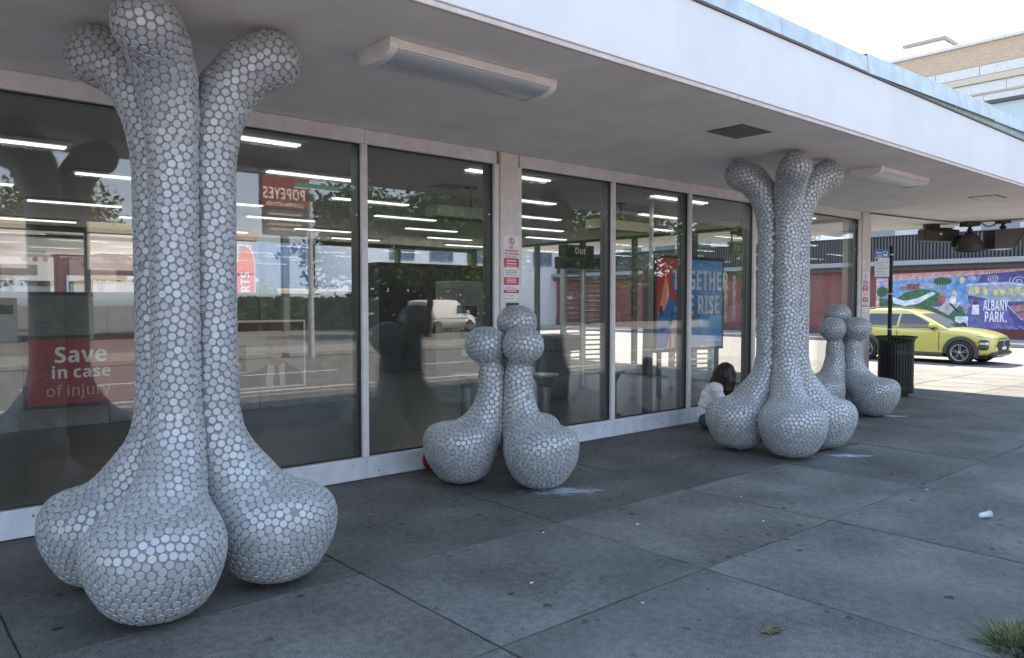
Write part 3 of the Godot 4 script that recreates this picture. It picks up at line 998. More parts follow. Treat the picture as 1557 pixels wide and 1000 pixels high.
func camera_cluster() -> void:
	# each hangs with its local x turned to run across the view from the sidewalk
	var yw := deg_to_rad(-41)
	var t := thing("camera_housing", "long dark security camera housing hanging at the left of the cluster", "camera", "camera cluster under the soffit", V(16.36, 0, -.02), yw)
	part(t, "mount", bx(-.16, .1, 3.06, 3.129, -.08, .08, .004), M.dark_metal)
	var o := part(t, "housing", bx(-.34, .36, 2.79, 3.03, -.14, .14, .02), M.cam_brown)
	o.rotation.z = deg_to_rad(-2)
	part(o, "sunshade", bx(-.2, .2, 3.031, 3.055, -.16, .16, .004), M.cam_brown)
	part(o, "lens_window", bx(.361, .366, 2.82, 3.0, -.11, .11), M.black)
	part(o, "lamp_eye", MB.new().cyl(V(-.02, 2.93, .14), V(-.02, 2.93, .152), .03, .025, 12), M.steel)
	t = thing("floodlight", "bell-shaped brown floodlight in the middle of the cluster under the soffit", "floodlight", "camera cluster under the soffit", V(16.35, 0, .65), yw)
	part(t, "junction_box", bx(-.13, .13, 3.04, 3.129, -.13, .13, .006), M.cam_brown)
	part(t, "swivel", MB.new().lathe([P2(.03, 2.93), P2(.05, 2.955), P2(.05, 2.98), P2(.03, 3.0), P2(.03, 3.04)], 12), M.dark_metal)
	o = part(t, "bell", MB.new().lathe([P2(.24, 2.58), P2(.25, 2.60), P2(.22, 2.72), P2(.16, 2.84), P2(.08, 2.92), P2(.0, 2.935)], 20), M.cam_brown)
	part(o, "rim", MB.new().lathe([P2(.24, 2.56), P2(.27, 2.56), P2(.27, 2.585), P2(.24, 2.585)], 20, Vector3.ZERO, true), M.dark_metal)
	part(o, "bulb_face", MB.new().cyl(V(0, 2.585, 0), V(0, 2.595, 0), .235, .235, 20), M.lens)
	part(o, "back_plate", bx(-.21, .21, 2.66, 2.9, -.27, -.22, .01), M.dark_metal)
	t = thing("angled_floodlight", "boxy brown floodlight with a slanted face at the right of the cluster", "floodlight", "camera cluster under the soffit", V(16.65, 0, 1.12), yw)
	part(t, "junction_box", bx(-.1, .1, 3.08, 3.129, -.1, .1, .006), M.cam_brown)
	part(t, "swivel", MB.new().lathe([P2(.03, 2.97), P2(.06, 3.0), P2(.06, 3.02), P2(.03, 3.05), P2(.03, 3.08)], 12), M.dark_metal)
	o = part(t, "lamp_case", MB.new().prism(PackedVector2Array([P2(-.25, 2.60), P2(.12, 2.63), P2(.33, 2.98), P2(-.25, 2.95)]), -.17, .17), M.cam_brown)
	part(o, "visor", MB.new().prism(PackedVector2Array([P2(.13, 2.635), P2(.14, 2.625), P2(.40, 2.995), P2(.33, 2.995)]), -.18, .18), M.dark_metal)
	part(o, "lens_bar", bx(-.2, .1, 2.585, 2.6, -.12, .12), M.lens)
	part(t, "feed_cable", MB.new().tube([V(-.1, 3.1, 0), V(-.2, 3.04, .02), V(-.32, 3.02, .02), V(-.42, 3.1, 0)], .012, 6), M.dark_metal)

# ---------------------------------------------------------------- small things on the pavement
func litter() -> void:
	var mb := MB.new()
	var r := RandomNumberGenerator.new()
	r.seed = 3
	for k in 900:
		var a := r.randf() * TAU
		var d := sqrt(r.randf()) * .12
		var p := V(cos(a) * d * 1.5, 0, sin(a) * d)
		var h := r.randf_range(.02, .07) * (1.2 - d * 3.0)
		var lean := V(r.randfn(0, .05) + p.x * .5, maxf(h, .02), r.randfn(0, .05) + p.z * .5)
		var s := lean.cross(Vector3.UP).normalized() * .0022
		var q := V(r.randfn(0, .02), 0, r.randfn(0, .02))
		var dry := r.randf() < .4
		mb.tint = Color(.22, .19, .12) if dry else Color(.035, .06, .015).lerp(Color(.08, .12, .03), r.randf())
		mb.face([p - s, p + s, p + lean * .6 + s * .7 + q * .4])
		mb.face([p + lean * .6 + s * .7 + q * .4, p + lean + q, p + lean * .6 - s * .7 + q * .4])
		mb.face([p - s, p + lean * .6 + s * .7 + q * .4, p + lean * .6 - s * .7 + q * .4])
	mb.tinted = true
	var gm := mat("grass", Color(1, 1, 1), .9, 0.0, .2)
	gm.vertex_color_use_as_albedo = true
	single("grass_tuft", "tuft of green and dry grass growing from a pavement joint at the lower right", "grass", mb, gm, V(4.12, -.008, 4.97))
	var cup := thing("crushed_cup", "small crushed clear plastic cup lying on the pavement at the right", "cup", "", V(6.3, 0, 4.13), 2.3)
	var c := MB.new()
	c.xf = Transform3D(Basis(V(0, 0, 1), 1.35), V(0, .029, 0))
	c.lathe([P2(.018, -.04), P2(.025, .04), P2(.023, .04), P2(.016, -.037)], 16)
	part(cup, "body", c, M.cup)
	c = MB.new()
	c.xf = Transform3D(Basis(V(0, 0, 1), 1.35), V(0, .029, 0))
	c.lathe([P2(.025, .038), P2(.028, .04), P2(.028, .044), P2(.0, .046)], 16, Vector3.ZERO, true)
	part(cup, "lid", c, M.cup)
	# scraps and leaves
	var spots := [[2.9, 2.9, 1], [5.5, 2.6, 1], [5.0, 3.1, 1], [4.25, 2.55, 1], [7.7, 4.6, 1], [1.75, 1.05, 2], [3.6, 2.25, 1], [6.9, 3.5, 1], [1.28, 2.06, 3], [5.9, 4.2, 3], [3.15, 3.5, 1], [8.0, 4.35, 1]]
	var names := ["", "white scrap of paper lying on the pavement", "brown crumb on the pavement", "small orange dry leaf lying on the pavement"]
	for k in spots.size():
		var s: Array = spots[k]
		var sh := MB.new()
		var pts := []
		for e in 6:
			pts.append(V(cos(-TAU * e / 6) * r.randf_range(.006, .017), r.randf_range(.001, .006), sin(-TAU * e / 6) * r.randf_range(.006, .013)))
		sh.face(pts)
		var low := []
		for q in pts: low.append(V(q.x, .0005, q.z))
		low.reverse()
		sh.face(low)
		var beside: String = ["before the near tall sculpture", "in the middle of the pavement", "left of the foreground leaf clump", "nearest the near ball-topped sculpture", "at the right beyond the crushed cup", "by the glass wall", "on the joint in the foreground", "in front of the far tall sculpture", "under the foot of the near tall sculpture", "left of the crushed cup", "right behind the foreground leaf clump", "at the far right edge of the pavement"][k]
		single("paper_scrap" if s[2] == 1 else "dry_leaf", ["", "tiny white paper scrap on the pavement ", "tiny brown leaf on the pavement ", "small orange dry leaf on the pavement "][s[2]] + beside, "litter", sh, M.sign_white if s[2] == 1 else M.leaf_orange, V(s[0], .001, s[1]), "small litter on the pavement")
	# brown squashed leaf clump
	var lf := MB.new()
	for e in 14:
		var a := TAU * e / 5.3
		var q := V(cos(a) * .03 * (e % 3) * .5, .003, sin(a) * .02 * (e % 3) * .5)
		lf.face([q, q + V(cos(a + 1.2) * .035, .006, sin(a + 1.2) * .03), q + V(cos(a + .3) * .045, .002, sin(a + .3) * .04)])
	single("leaf_clump", "brown squashed leaf clump on the pavement in the foreground", "leaf", lf, M.leaf_brown, V(3.36, .001, 4.13))
	# white residue by the foot of the near ball-topped sculpture
	var im := Image.create(256, 128, false, Image.FORMAT_RGBA8)
	var nz := FastNoiseLite.new()
	nz.seed = 8; nz.frequency = .03; nz.fractal_octaves = 5
	for y in 128:
		for x in 256:
			var e := 1.0 - sqrt(pow((x - 128) / 124.0, 2) + pow((y - 64) / 60.0, 2))
			var a := clampf((e * 1.1 + nz.get_noise_2d(x * .5, y * 1.6) * .9 - .2), 0, .5)
			im.set_pixel(x, y, Color(.80, .84, .88, a))
	var sm := mat("residue", Color(1, 1, 1), .9)
	sm.albedo_texture = ImageTexture.create_from_image(im)
	sm.transparency = BaseMaterial3D.TRANSPARENCY_ALPHA
	for s in [[4.52, 1.50, .8, .36, -.71, "white chalky spill on the pavement before the near ball-topped sculpture"], [10.95, 1.5, .6, .3, -.71, "white chalky spill on the pavement before the far ball-topped sculpture"], [7.8, 2.4, .6, .25, -.71, "pale scuffed spill on the pavement before the far tall sculpture"]]:
		var q := MB.new()
		q.quad(V(-s[2] * .5, 0, s[3] * .5), V(s[2] * .5, 0, s[3] * .5), V(s[2] * .5, 0, -s[3] * .5), V(-s[2] * .5, 0, -s[3] * .5))
		var o := single("white_spill", s[5], "stain", q, sm, V(s[0], .004, s[1]), "white spills on the pavement")
		o.rotation.y = s[4]
	# red bag behind the sculpture
	var bag := thing("red_bag", "red and black bag on the ground behind the near ball-topped sculpture", "bag", "", V(4.18, 0, .2), -.2)
	var f := Field.new()
	f.cap(V(-.06, .11, 0), V(.12, .10, 0), .1, .1)
	f.cap(V(-.06, .22, .0), V(.1, .2, 0), .075, .08, .06)
	var bm := MB.new()
	f.net(.02, bm)
	part(bag, "body", bm, M.bag_red)
	part(bag, "pocket", bx(-.1, .1, .03, .15, .085, .12, .015), M.black)
	part(bag, "strap", MB.new().tube([V(-.08, .27, .02), V(-.05, .33, .02), V(.05, .33, .02), V(.09, .26, .02)], .01, 6), M.black)

# ---------------------------------------------------------------- the yellow-green car
func band(mb: MB, levels: Array, sgn := 1.0) -> void:   # levels: [y, z0, z1, x] strips on the side of a car
	for k in levels.size() - 1:
		var a: Array = levels[k]
		var b: Array = levels[k + 1]
		if sgn < 0:
			mb.quad(V(-a[3], a[0], a[1]), V(-a[3], a[0], a[2]), V(-b[3], b[0], b[2]), V(-b[3], b[0], b[1]))
		else:
			mb.quad(V(a[3], a[0], a[2]), V(a[3], a[0], a[1]), V(b[3], b[0], b[1]), V(b[3], b[0], b[2]))
func wheel(t: Node3D, r: float, x: float, z: float, w: float, spokes := 5) -> void:
	var tyre := MB.new()
	tyre.lathe([P2(r * .68, -w * .5), P2(r * .93, -w * .5), P2(r * .985, -w * .36), P2(r, -w * .2), P2(r, w * .2), P2(r * .985, w * .36), P2(r * .93, w * .5), P2(r * .68, w * .5), P2(r * .62, w * .3), P2(0, w * .28)], 30)
	var n := Node3D.new()
	n.name = "wheel"
	t.add_child(n, true)
	n.position = V(x, r, z)
	n.rotation.z = PI / 2 if x < 0 else -PI / 2
	part(n, "tyre", tyre, M.tyre)
	var rim := MB.new()
	rim.lathe([P2(r * .62, w * .31), P2(r * .66, w * .49), P2(r * .70, w * .51), P2(r * .70, w * .4)], 30)
	rim.lathe([P2(0, w * .40), P2(r * .12, w * .40), P2(r * .14, w * .34)], 16)
	for k in spokes:
		for e in [-1, 1]:
			var a: float = TAU * k / spokes + e * .13
			var d := V(cos(TAU * k / spokes), 0, sin(TAU * k / spokes))
			var d2 := V(cos(a), 0, sin(a))
			var s := V(-d.z, 0, d.x) * r * .035
			var y := w * .4
			var p0: Vector3 = d * r * .1 + V(0, y, 0) + s * e
			var p1 := d2 * r * .66 + V(0, y + w * .05, 0)
			rim.quad(p0 - s, p0 + s, p1 + s, p1 - s)
			rim.quad(p0 + s, p0 - s, p1 - s, p1 + s)
			rim.quad(p0 + s, p0 + s - V(0, .03, 0), p1 + s - V(0, .03, 0), p1 + s)
			rim.quad(p0 - s - V(0, .03, 0), p0 - s, p1 - s, p1 - s - V(0, .03, 0))
	part(n, "rim", rim, M.rim)
func rounded_ring(y: float, z0: float, z1: float, w: float, r: float) -> Array:
	var out := []
	for c in [[w - r, z1 - r, 0.0], [-(w - r), z1 - r, PI / 2], [-(w - r), z0 + r, PI], [w - r, z0 + r, PI * 1.5]]:
		for k in 5:
			var a: float = c[2] + PI / 2 * k / 4.0
			out.append(V(c[0] + cos(a) * r, y, c[1] + sin(a) * r))
	out.reverse()
	return out
func yellow_car() -> void:
	var t := thing("parked_car", "yellow-green compact crossover car stopped in the road before the mural", "car", "", V(24.15, -.15, -3.12))
	var st := [[-2.09, .66, .92, .48], [-2.0, .80, 1.0, .36], [-1.8, .87, 1.05, .28], [-1.4, .895, 1.05, .25], [-.9, .90, 1.02, .23], [-.3, .90, .99, .22], [.3, .90, .98, .22], [.8, .90, .985, .22], [1.1, .90, .965, .22], [1.45, .89, .925, .24], [1.75, .86, .86, .25], [1.95, .79, .78, .28], [2.05, .70, .70, .34], [2.085, .62, .62, .42]]
	var rows := []
	for s in st:
		var w: float = s[1]; var T: float = s[2]; var B: float = s[3]
		var half := [V(0, T + .035, s[0]), V(w * .55, T + .03, s[0]), V(w * .84, T + .01, s[0]), V(w * .935, T - .035, s[0]), V(w * .965, T - .13, s[0]), V(w * .995, lerpf(B, T, .52), s[0]), V(w * .97, lerpf(B, T, .3), s[0]), V(w, lerpf(B, T, .14), s[0]), V(w * .93, B, s[0]), V(0, B, s[0])]
		var ring := []
		for p in half: ring.append(p)
		for k in range(8, 0, -1): ring.append(V(-half[k].x, half[k].y, half[k].z))
		ring.reverse()
		rows.append(ring)
	rows.reverse()
	var mb := MB.new()
	mb.loft(rows, true)
	mb.face(rows[0].duplicate()) ; var back: Array = rows[rows.size() - 1].duplicate(); back.reverse(); mb.face(back)
	part(t, "body", mb, M.car_paint)
	# greenhouse
	var lev := [[.96, -1.98, .98, .845, .1], [1.1, -1.96, .72, .81, .14], [1.25, -1.86, .43, .765, .18], [1.4, -1.66, .12, .70, .2], [1.49, -1.45, -.12, .63, .22], [1.535, -1.2, -.38, .52, .22], [1.55, -1.0, -.55, .35, .2]]
	rows = []
	for l in lev:
		rows.append(rounded_ring(l[0], l[1], l[2], l[3], l[4]))
	mb = MB.new()
	mb.loft(rows, true)
	mb.face(rows[rows.size() - 1])
	var roof := part(t, "roof", mb, M.car_paint)
	for sg in [-1, 1]:
		part(roof, "roof_rail", MB.new().tube([V(sg * .60, 1.515, -1.45), V(sg * .585, 1.56, -1.2), V(sg * .575, 1.565, -.5), V(sg * .60, 1.53, -.12)], .016, 6), M.bin_black)
		mb = MB.new()
		band(mb, [[1.0, -.38, .62, .838], [1.1, -.38, .50, .816], [1.25, -.36, .26, .772], [1.385, -.34, -.02, .713]], sg)
		part(t, "front_window", mb, M.car_glass)
		mb = MB.new()
		band(mb, [[1.03, -1.35, -.44, .832], [1.1, -1.5, -.44, .816], [1.25, -1.42, -.42, .772], [1.385, -1.25, -.40, .713]], sg)
		part(t, "rear_window", mb, M.car_glass_dark)
		mb = MB.new()
		band(mb, [[.985, -1.6, .72, .8435], [1.0, -1.6, .70, .8395]], sg)
		part(t, "window_trim", mb, M.bin_black)
		for dz in [-.41, .74, -1.32]:
			part(t, "door_seam", bx(sg * .897 - .006, sg * .897 + .006, .36, .92, dz - .004, dz + .004), M.bin_black)
		for dz in [-.18, -1.12]:
			part(t, "door_handle", bx(sg * .882 - .03, sg * .882 + .03, .78, .80, dz - .09, dz + .09, .008), M.car_paint)
		part(t, "side_sill", bx(minf(sg * .86, sg * .925), maxf(sg * .86, sg * .925), .20, .31, -1.02, .98, .02), M.cladding)
		for wz in [-1.3, 1.3]:
			var arch := MB.new()
			var pin := []
			for k in 17:
				var a := PI * (-.10 + 1.20 * k / 16.0)
				pin.append([V(0, .33 + sin(a) * .355, wz + cos(a) * .355), V(0, .33 + sin(a) * .455, wz + cos(a) * .455)])
			for k in 16:
				var x0: float = sg * .86
				var x1: float = sg * .925
				var o := V(x1, 0, 0)
				var q := [pin[k][0] + o, pin[k][1] + o, pin[k + 1][1] + o, pin[k + 1][0] + o]
				if sg < 0: q.reverse()
				arch.face(q)
				var e := V(x0, 0, 0)
				var q2 := [pin[k][1] + e, pin[k + 1][1] + e, pin[k + 1][1] + o, pin[k][1] + o]
				if sg < 0: q2.reverse()
				arch.face(q2)
			part(t, "wheel_arch", arch, M.cladding)
			part(t, "wheel_well", MB.new().cyl(V(sg * .78, .34, wz), V(sg * .912, .34, wz), .352, .352, 24), M.bin_liner)
			wheel(t, .33, sg * .86, wz, .22)
		# mirror
		var mir := part(t, "mirror", bx(minf(sg * .86, sg * 1.04), maxf(sg * .86, sg * 1.04), 1.0, 1.13, .50, .64, .04), M.car_paint)
		part(mir, "mirror_foot", bx(minf(sg * .82, sg * .98), maxf(sg * .82, sg * .98), .97, 1.0, .52, .62, .006), M.bin_black)
		# lamps
		mb = MB.new()
		mb.face([V(sg * .60, .765, 2.02), V(sg * .84, .80, 1.80), V(sg * .86, .83, 1.62), V(sg * .62, .80, 1.97)] if sg > 0 else [V(-.62, .80, 1.97), V(-.86, .83, 1.62), V(-.84, .80, 1.80), V(-.60, .765, 2.02)])
		part(t, "running_light", mb, M.lamp_clear)
		var lamp := part(t, "lamp_cluster", bx(minf(sg * .62, sg * .885), maxf(sg * .62, sg * .885), .42, .70, 1.72, 1.97, .05), M.cladding)
		part(lamp, "headlight", bx(minf(sg * .64, sg * .895), maxf(sg * .64, sg * .895), .535, .65, 1.74, 1.985, .04), M.lamp_clear)
		part(lamp, "side_marker", bx(minf(sg * .80, sg * .896), maxf(sg * .80, sg * .896), .54, .66, 1.64, 1.70, .01), M.lamp_orange)
		part(t, "tail_light", bx(minf(sg * .6, sg * .86), maxf(sg * .6, sg * .86), .74, .9, -2.06, -1.85, .03), M.lamp_red)
	# glass front and rear
	mb = MB.new()
	var g := [[.985, .965, .76], [1.1, .728, .70], [1.25, .438, .62], [1.395, .135, .54]]
	for k in 3:
		mb.quad(V(-g[k][2], g[k][0], g[k][1]), V(g[k][2], g[k][0], g[k][1]), V(g[k + 1][2], g[k + 1][0], g[k + 1][1]), V(-g[k + 1][2], g[k + 1][0], g[k + 1][1]))
	part(t, "windshield", mb, M.car_glass)
	mb = MB.new()
	mb.quad(V(.66, 1.1, -1.965), V(-.66, 1.1, -1.965), V(-.56, 1.36, -1.73), V(.56, 1.36, -1.73))
	part(t, "rear_glass", mb, M.car_glass_dark)
	# nose
	mb = MB.new()
	mb.prism(PackedVector2Array([P2(-.42, .66), P2(-.50, .54), P2(-.36, .38), P2(.36, .38), P2(.50, .54), P2(.42, .66)]), 2.03, 2.10)
	var gr := part(t, "grille", mb, M.bin_black)
	part(gr, "badge", MB.new().cyl(V(0, .59, 2.10), V(0, .59, 2.108), .075, .07, 18), M.rim)
	letters(gr, "badge_letter", "H", .07, M.bin_liner, V(0, .59, 2.11), 0, .003, true, 1.2)
	part(gr, "licence_plate", bx(-.16, .16, .42, .5, 2.101, 2.112, .003), M.sign_white)
	part(t, "bumper", bx(-.74, .74, .27, .36, 1.86, 2.09, .03), M.cladding)
	part(t, "skid_plate", bx(-.5, .5, .235, .285, 1.9, 2.1, .02), M.rim)
	part(t, "bonnet_slot", bx(-.34, .34, .715, .735, 1.99, 2.068, .004), M.bin_black)
	part(t, "underbody", bx(-.78, .78, .18, .27, -1.85, 1.9), M.bin_liner)

# ---------------------------------------------------------------- buildings across the cross street
func mural_building() -> void:
	var X := 37.0
	var t := thing("mural_building", "low brick building with a painted mural below a dark corrugated metal band", "building", "", V(X, 0, 0))
	part(t, "wall", bx(.02, 8, -.15, 3.2, -40, 16), M.brick_red)
	part(t, "plinth", bx(-.03, .019, -.15, .42, -40, 16, .01), M.brick_dark)
	# courses of brick are too fine to see here; the mural is flat paint
	var p := Paint.new(1024, 512, Color(.36, .60, .84))
	var k := 1024.0 / 230.0
	# painted in the mural's own frame: u 0..230 across, v 0..100 down
	var U := func(u, v): return P2(u * k, v * 5.12)
	p.poly([U.call(0, 0), U.call(230, 0), U.call(230, 6), U.call(0, 14)], Color(.88, .60, .60))
	p.poly([U.call(0, 10), U.call(6, 10), U.call(7, 100), U.call(0, 100)], Color(.87, .60, .61))
	p.poly([U.call(6, 45), U.call(30, 50), U.call(50, 36), U.call(75, 30), U.call(95, 34), U.call(140, 66), U.call(150, 100), U.call(6, 100)], Color(.20, .42, .23))
	p.poly([U.call(140, 10), U.call(230, 4), U.call(230, 100), U.call(138, 100), U.call(150, 70)], Color(.25, .24, .58))
	p.poly([U.call(150, 50), U.call(200, 60), U.call(215, 100), U.call(140, 100)], Color(.40, .30, .66))
	p.poly([U.call(130, 12), U.call(165, 10), U.call(150, 40), U.call(120, 40)], Color(.30, .52, .84))
	# hill town, trees, banner
	p.rect(40 * k, 24 * 5.12, 30 * k, 8 * 5.12, Color(.62, .42, .44)); p.rect(52 * k, 20 * 5.12, 20 * k, 11 * 5.12, Color(.56, .25, .28)); p.rect(74 * k, 22 * 5.12, 26 * k, 8 * 5.12, Color(.6, .62, .68))
	for q in [[10, 34, 9, 10], [18, 30, 8, 9], [105, 17, 11, 7], [112, 18, 10, 6]]:
		p.disc(q[0] * k, q[1] * 5.12, q[2] * k, q[3] * 5.12, Color(.16, .38, .2))
	for q in [8, 13, 18, 100, 104, 108, 112]:
		p.rect(q * k, (44 if q < 30 else 24) * 5.12, 1.2 * k, 14 * 5.12 if q < 30 else 8 * 5.12, Color(.42, .25, .2))
	p.disc(24 * k, 26 * 5.12, 4 * k, 12 * 5.12, Color(.9, .82, .5)); p.disc(18 * k, 20 * 5.12, 5 * k, 6 * 5.12, Color(.86, .6, .62))
	p.poly([U.call(28, 44), U.call(48, 52), U.call(68, 48), U.call(92, 36), U.call(98, 40), U.call(70, 58), U.call(48, 62), U.call(30, 56)], Color(.85, .88, .92))
	# picnic
	p.poly([U.call(90, 62), U.call(112, 48), U.call(138, 56), U.call(118, 78)], Color(.74, .66, .7))
	p.disc(107 * k, 40 * 5.12, 3 * k, 5 * 5.12, Color(.78, .5, .4)); p.disc(107 * k, 52 * 5.12, 6 * k, 8 * 5.12, Color(.72, .28, .26)); p.disc(100 * k, 60 * 5.12, 9 * k, 4 * 5.12, Color(.35, .35, .42))
	p.disc(126 * k, 42 * 5.12, 4 * k, 8 * 5.12, Color(.86, .66, .62)); p.disc(124 * k, 52 * 5.12, 5 * k, 7 * 5.12, Color(.9, .9, .92)); p.line([U.call(120, 58), U.call(132, 72)], 14, Color(.12, .14, .22))
	p.line([U.call(138, 70), U.call(150, 60)], 14, Color(.80, .45, .34)); p.disc(38 * k, 72 * 5.12, 8 * k, 4 * 5.12, Color(.72, .25, .24))
	for q in [[62, 76], [70, 72], [78, 77]]:
		p.disc(q[0] * k, q[1] * 5.12, 3 * k, 3 * 5.12, [Color(.9, .9, .7), Color(.9, .7, .74), Color(.5, .68, .9)][int(q[0]) % 3])
	p.disc(137 * k, 17 * 5.12, 4 * k, 6 * 5.12, Color(.86, .76, .3))
	# van, walker
	p.rect(128 * k, 80 * 5.12, 19 * k, 20 * 5.12, Color(.78, .86, .9)); p.disc(140 * k, 97 * 5.12, 6 * k, 7 * 5.12, Color(.18, .2, .24))
	p.disc(157 * k, 56 * 5.12, 3.4 * k, 5 * 5.12, Color(.34, .22, .2)); p.poly([U.call(153, 60), U.call(162, 60), U.call(163, 76), U.call(152, 76)], Color(.9, .9, .92)); p.poly([U.call(153, 76), U.call(162, 76), U.call(166, 100), U.call(150, 100)], Color(.3, .4, .62))
	# train
	p.poly([U.call(143, 24), U.call(200, 22), U.call(226, 26), U.call(226, 54), U.call(200, 55), U.call(146, 44)], Color(.56, .62, .70))
	p.poly([U.call(143, 24), U.call(200, 22), U.call(226, 26), U.call(226, 29), U.call(200, 26), U.call(143, 28)], Color(.70, .74, .8))
	for q in [[148, 31], [157, 31], [168, 33], [182, 34], [192, 35], [203, 33], [212, 31], [220, 34]]:
		p.rect(q[0] * k, q[1] * 5.12, 6 * k, 10 * 5.12, Color(.90, .78, .28))
	# spirals
	for q in [[152, 14, 6], [182, 16, 8], [216, 22, 13], [178, 52, 5]]:
		var pts := []
		for s in 40:
			var a: float = s * .42
			pts.append(U.call(q[0] + cos(a) * q[2] * s / 40.0, q[1] + sin(a) * q[2] * s / 40.0 * .9))
		p.line(pts, 5, Color(.75, .78, .88))
	p.poly([U.call(205, 62), U.call(230, 58), U.call(230, 68), U.call(214, 72)], Color(.75, .42, .36)); p.poly([U.call(214, 74), U.call(230, 70), U.call(230, 82), U.call(222, 86)], Color(.72, .38, .34))
	p.line([U.call(180, 56), U.call(196, 54), U.call(222, 84)], 6, Color(.70, .72, .84))
	for s in 5:
		p.line([U.call(185 + s * 10, 99), U.call(190 + s * 10, 94), U.call(195 + s * 10, 99)], 8, Color(.34, .48, .8))
	var mb := MB.new()
	mb.quad(V(.012, .42, -10.2), V(.012, .42, -3.95), V(.012, 3.0, -3.95), V(.012, 2.86, -10.2))
	# the mural carries on past the frame in its purple ground
	p.im.adjust_bcs(1.08, .82, .72)
	# the brick face shows through the paint: courses, patchy wear, brush grain
	var wn := FastNoiseLite.new()
	wn.seed = 17; wn.frequency = .02; wn.fractal_octaves = 5
	for y in 512:
		for x in 1024:
			var c := p.im.get_pixel(x, y)
			var g := 1.0 + wn.get_noise_2d(x, y) * .22 + (rng.randf() - .5) * .10
			var row := y / 15
			if y % 15 < 2 or (x + (row % 2) * 18) % 37 < 2:
				g *= .86
			p.im.set_pixel(x, y, Color(clampf(c.r * g, 0, 1), clampf(c.g * g, 0, 1), clampf(c.b * g, 0, 1)))
	var mm := p.material("mural_print", .8)
	part(t, "mural", mb, mm)
	part(t, "mural_ground", bx(.008, .019, .42, 3.0, -3.949, 9.0), mat("mural_purple", Color(.27, .25, .58), .8))
	letters(t, "mural_lettering", "ALBANY", .44, M.sign_white, V(-.002, 1.42, -5.15), -PI / 2, .006, true, .40)
	letters(t, "mural_lettering", "PARK.", .44, M.sign_white, V(-.002, .93, -5.15), -PI / 2, .006, true, .50)
	# ledge and corrugated band: ribs are real
	part(t, "ledge", bx(-.5, .5, 3.24, 3.46, -40, 16, .02), M.ledge)
	part(t, "ledge_underside", bx(-.3, .5, 3.02, 3.239, -40, 16), M.soffit_dark)
	part(t, "metal_band", bx(.05, 1.2, 3.46, 4.62, -40, 16), M.rib_dark)
	var ribs := MB.new()
	for s in 260:
		var z := -22.0 + s * .145
		ribs.box(V(-.03, 3.461, z), V(.049, 4.61, z + .07))
	var o := part(t, "metal_rib", ribs, M.rib)
	o.set_meta("kind", "stuff")
	part(t, "parapet_cap", bx(-.06, 1.25, 4.621, 4.66, -40, 16), M.rib_dark)

func brick_building() -> void:
	var X := 44.0
	var t := thing("brick_building", "pale stone and tan brick building three storeys high behind the mural building", "building", "", V(X, 0, 0))
	part(t, "wall", bx(0, 14, -.15, 13.6, -46, 14), M.stone)
	var bk := part(t, "brick_band", bx(-.04, -.001, 13.62, 14.72, -46, 14), M.brick_tan)
	part(t, "upper_wall", bx(0, 14, 13.601, 14.72, -46, 14), M.brick_tan)
	part(bk, "cornice_cap", bx(-.16, .4, 14.721, 14.9, -46, 14, .02), M.stone_white)
	for k in 26:
		part(bk, "coping_joint", bx(-.175, -.161, 14.73, 14.93, -44.5 + 2.2 * k, -44.44 + 2.2 * k), M.stone)
	# individual stones of the pale bands
	for row in [[13.1, 13.6, 2.1, M.stone_white, -.10], [12.74, 13.09, 60.0, M.stone_tan, -.14], [12.22, 12.73, 2.6, M.stone_white, -.05], [12.13, 12.21, 60.0, M.stone_tan, -.09], [11.76, 12.12, 1.9, M.stone_white, -.04]]:
		var z := -46.0
		while z < 14.0:
			var z1 := minf(z + row[2], 14.0)
			if row[2] > 50 or (z > -24 and z < 4):
				part(t, "stone_block" if row[2] < 50 else "string_course", bx(row[4], -.001, row[0], row[1] - .02, z, z1 - .025, .012), row[3])
			z = z1
	# window bays
	for k in 9:
		var z := -34.0 + k * 4.8 + 4.05
		var w := part(t, "window", bx(-.02, -.001, 8.6, 11.58, z - 1.95, z + 1.95), M.pale_glass)
		part(w, "lintel", bx(-.2, -.021, 11.581, 11.75, z - 2.0, z + 2.0), M.win_frame)
		part(w, "frame", bx(-.08, -.021, 8.6, 11.58, z - .05, z + .05), M.win_frame)
		part(w, "frame", bx(-.08, -.021, 8.6, 11.58, z - 2.0, z - 1.9), M.win_frame)
		part(w, "frame", bx(-.08, -.021, 8.6, 11.58, z + 1.9, z + 2.0), M.win_frame)
		part(w, "sill", bx(-.2, -.001, 8.44, 8.599, z - 2.1, z + 2.1), M.stone_white)
	for k in 14:
		var z := -32.0 + k * 3.0
		var w := part(t, "window", bx(-.03, -.001, 4.9, 6.1, z, z + 1.7), M.win_glass)
		part(w, "sill", bx(-.12, -.001, 4.78, 4.899, z - .1, z + 1.8), M.stone_white)
	# roof plant
	var rp := thing("roof_plant", "pale boxy plant room on the roof of the tan brick building", "rooftop unit", "", V(X + 6, 14.72, -12.4))
	part(rp, "cabin", bx(-1.5, 1.5, 0, 2.1, -1.4, .8, .04), M.stone_white)
	part(rp, "eave", bx(-1.6, 1.6, 2.1, 2.3, -1.5, .9, .02), M.ledge)
	part(rp, "vent", MB.new().cyl(V(0, 2.3, .1), V(0, 2.55, .1), .14, .14, 12), M.stone_tan)

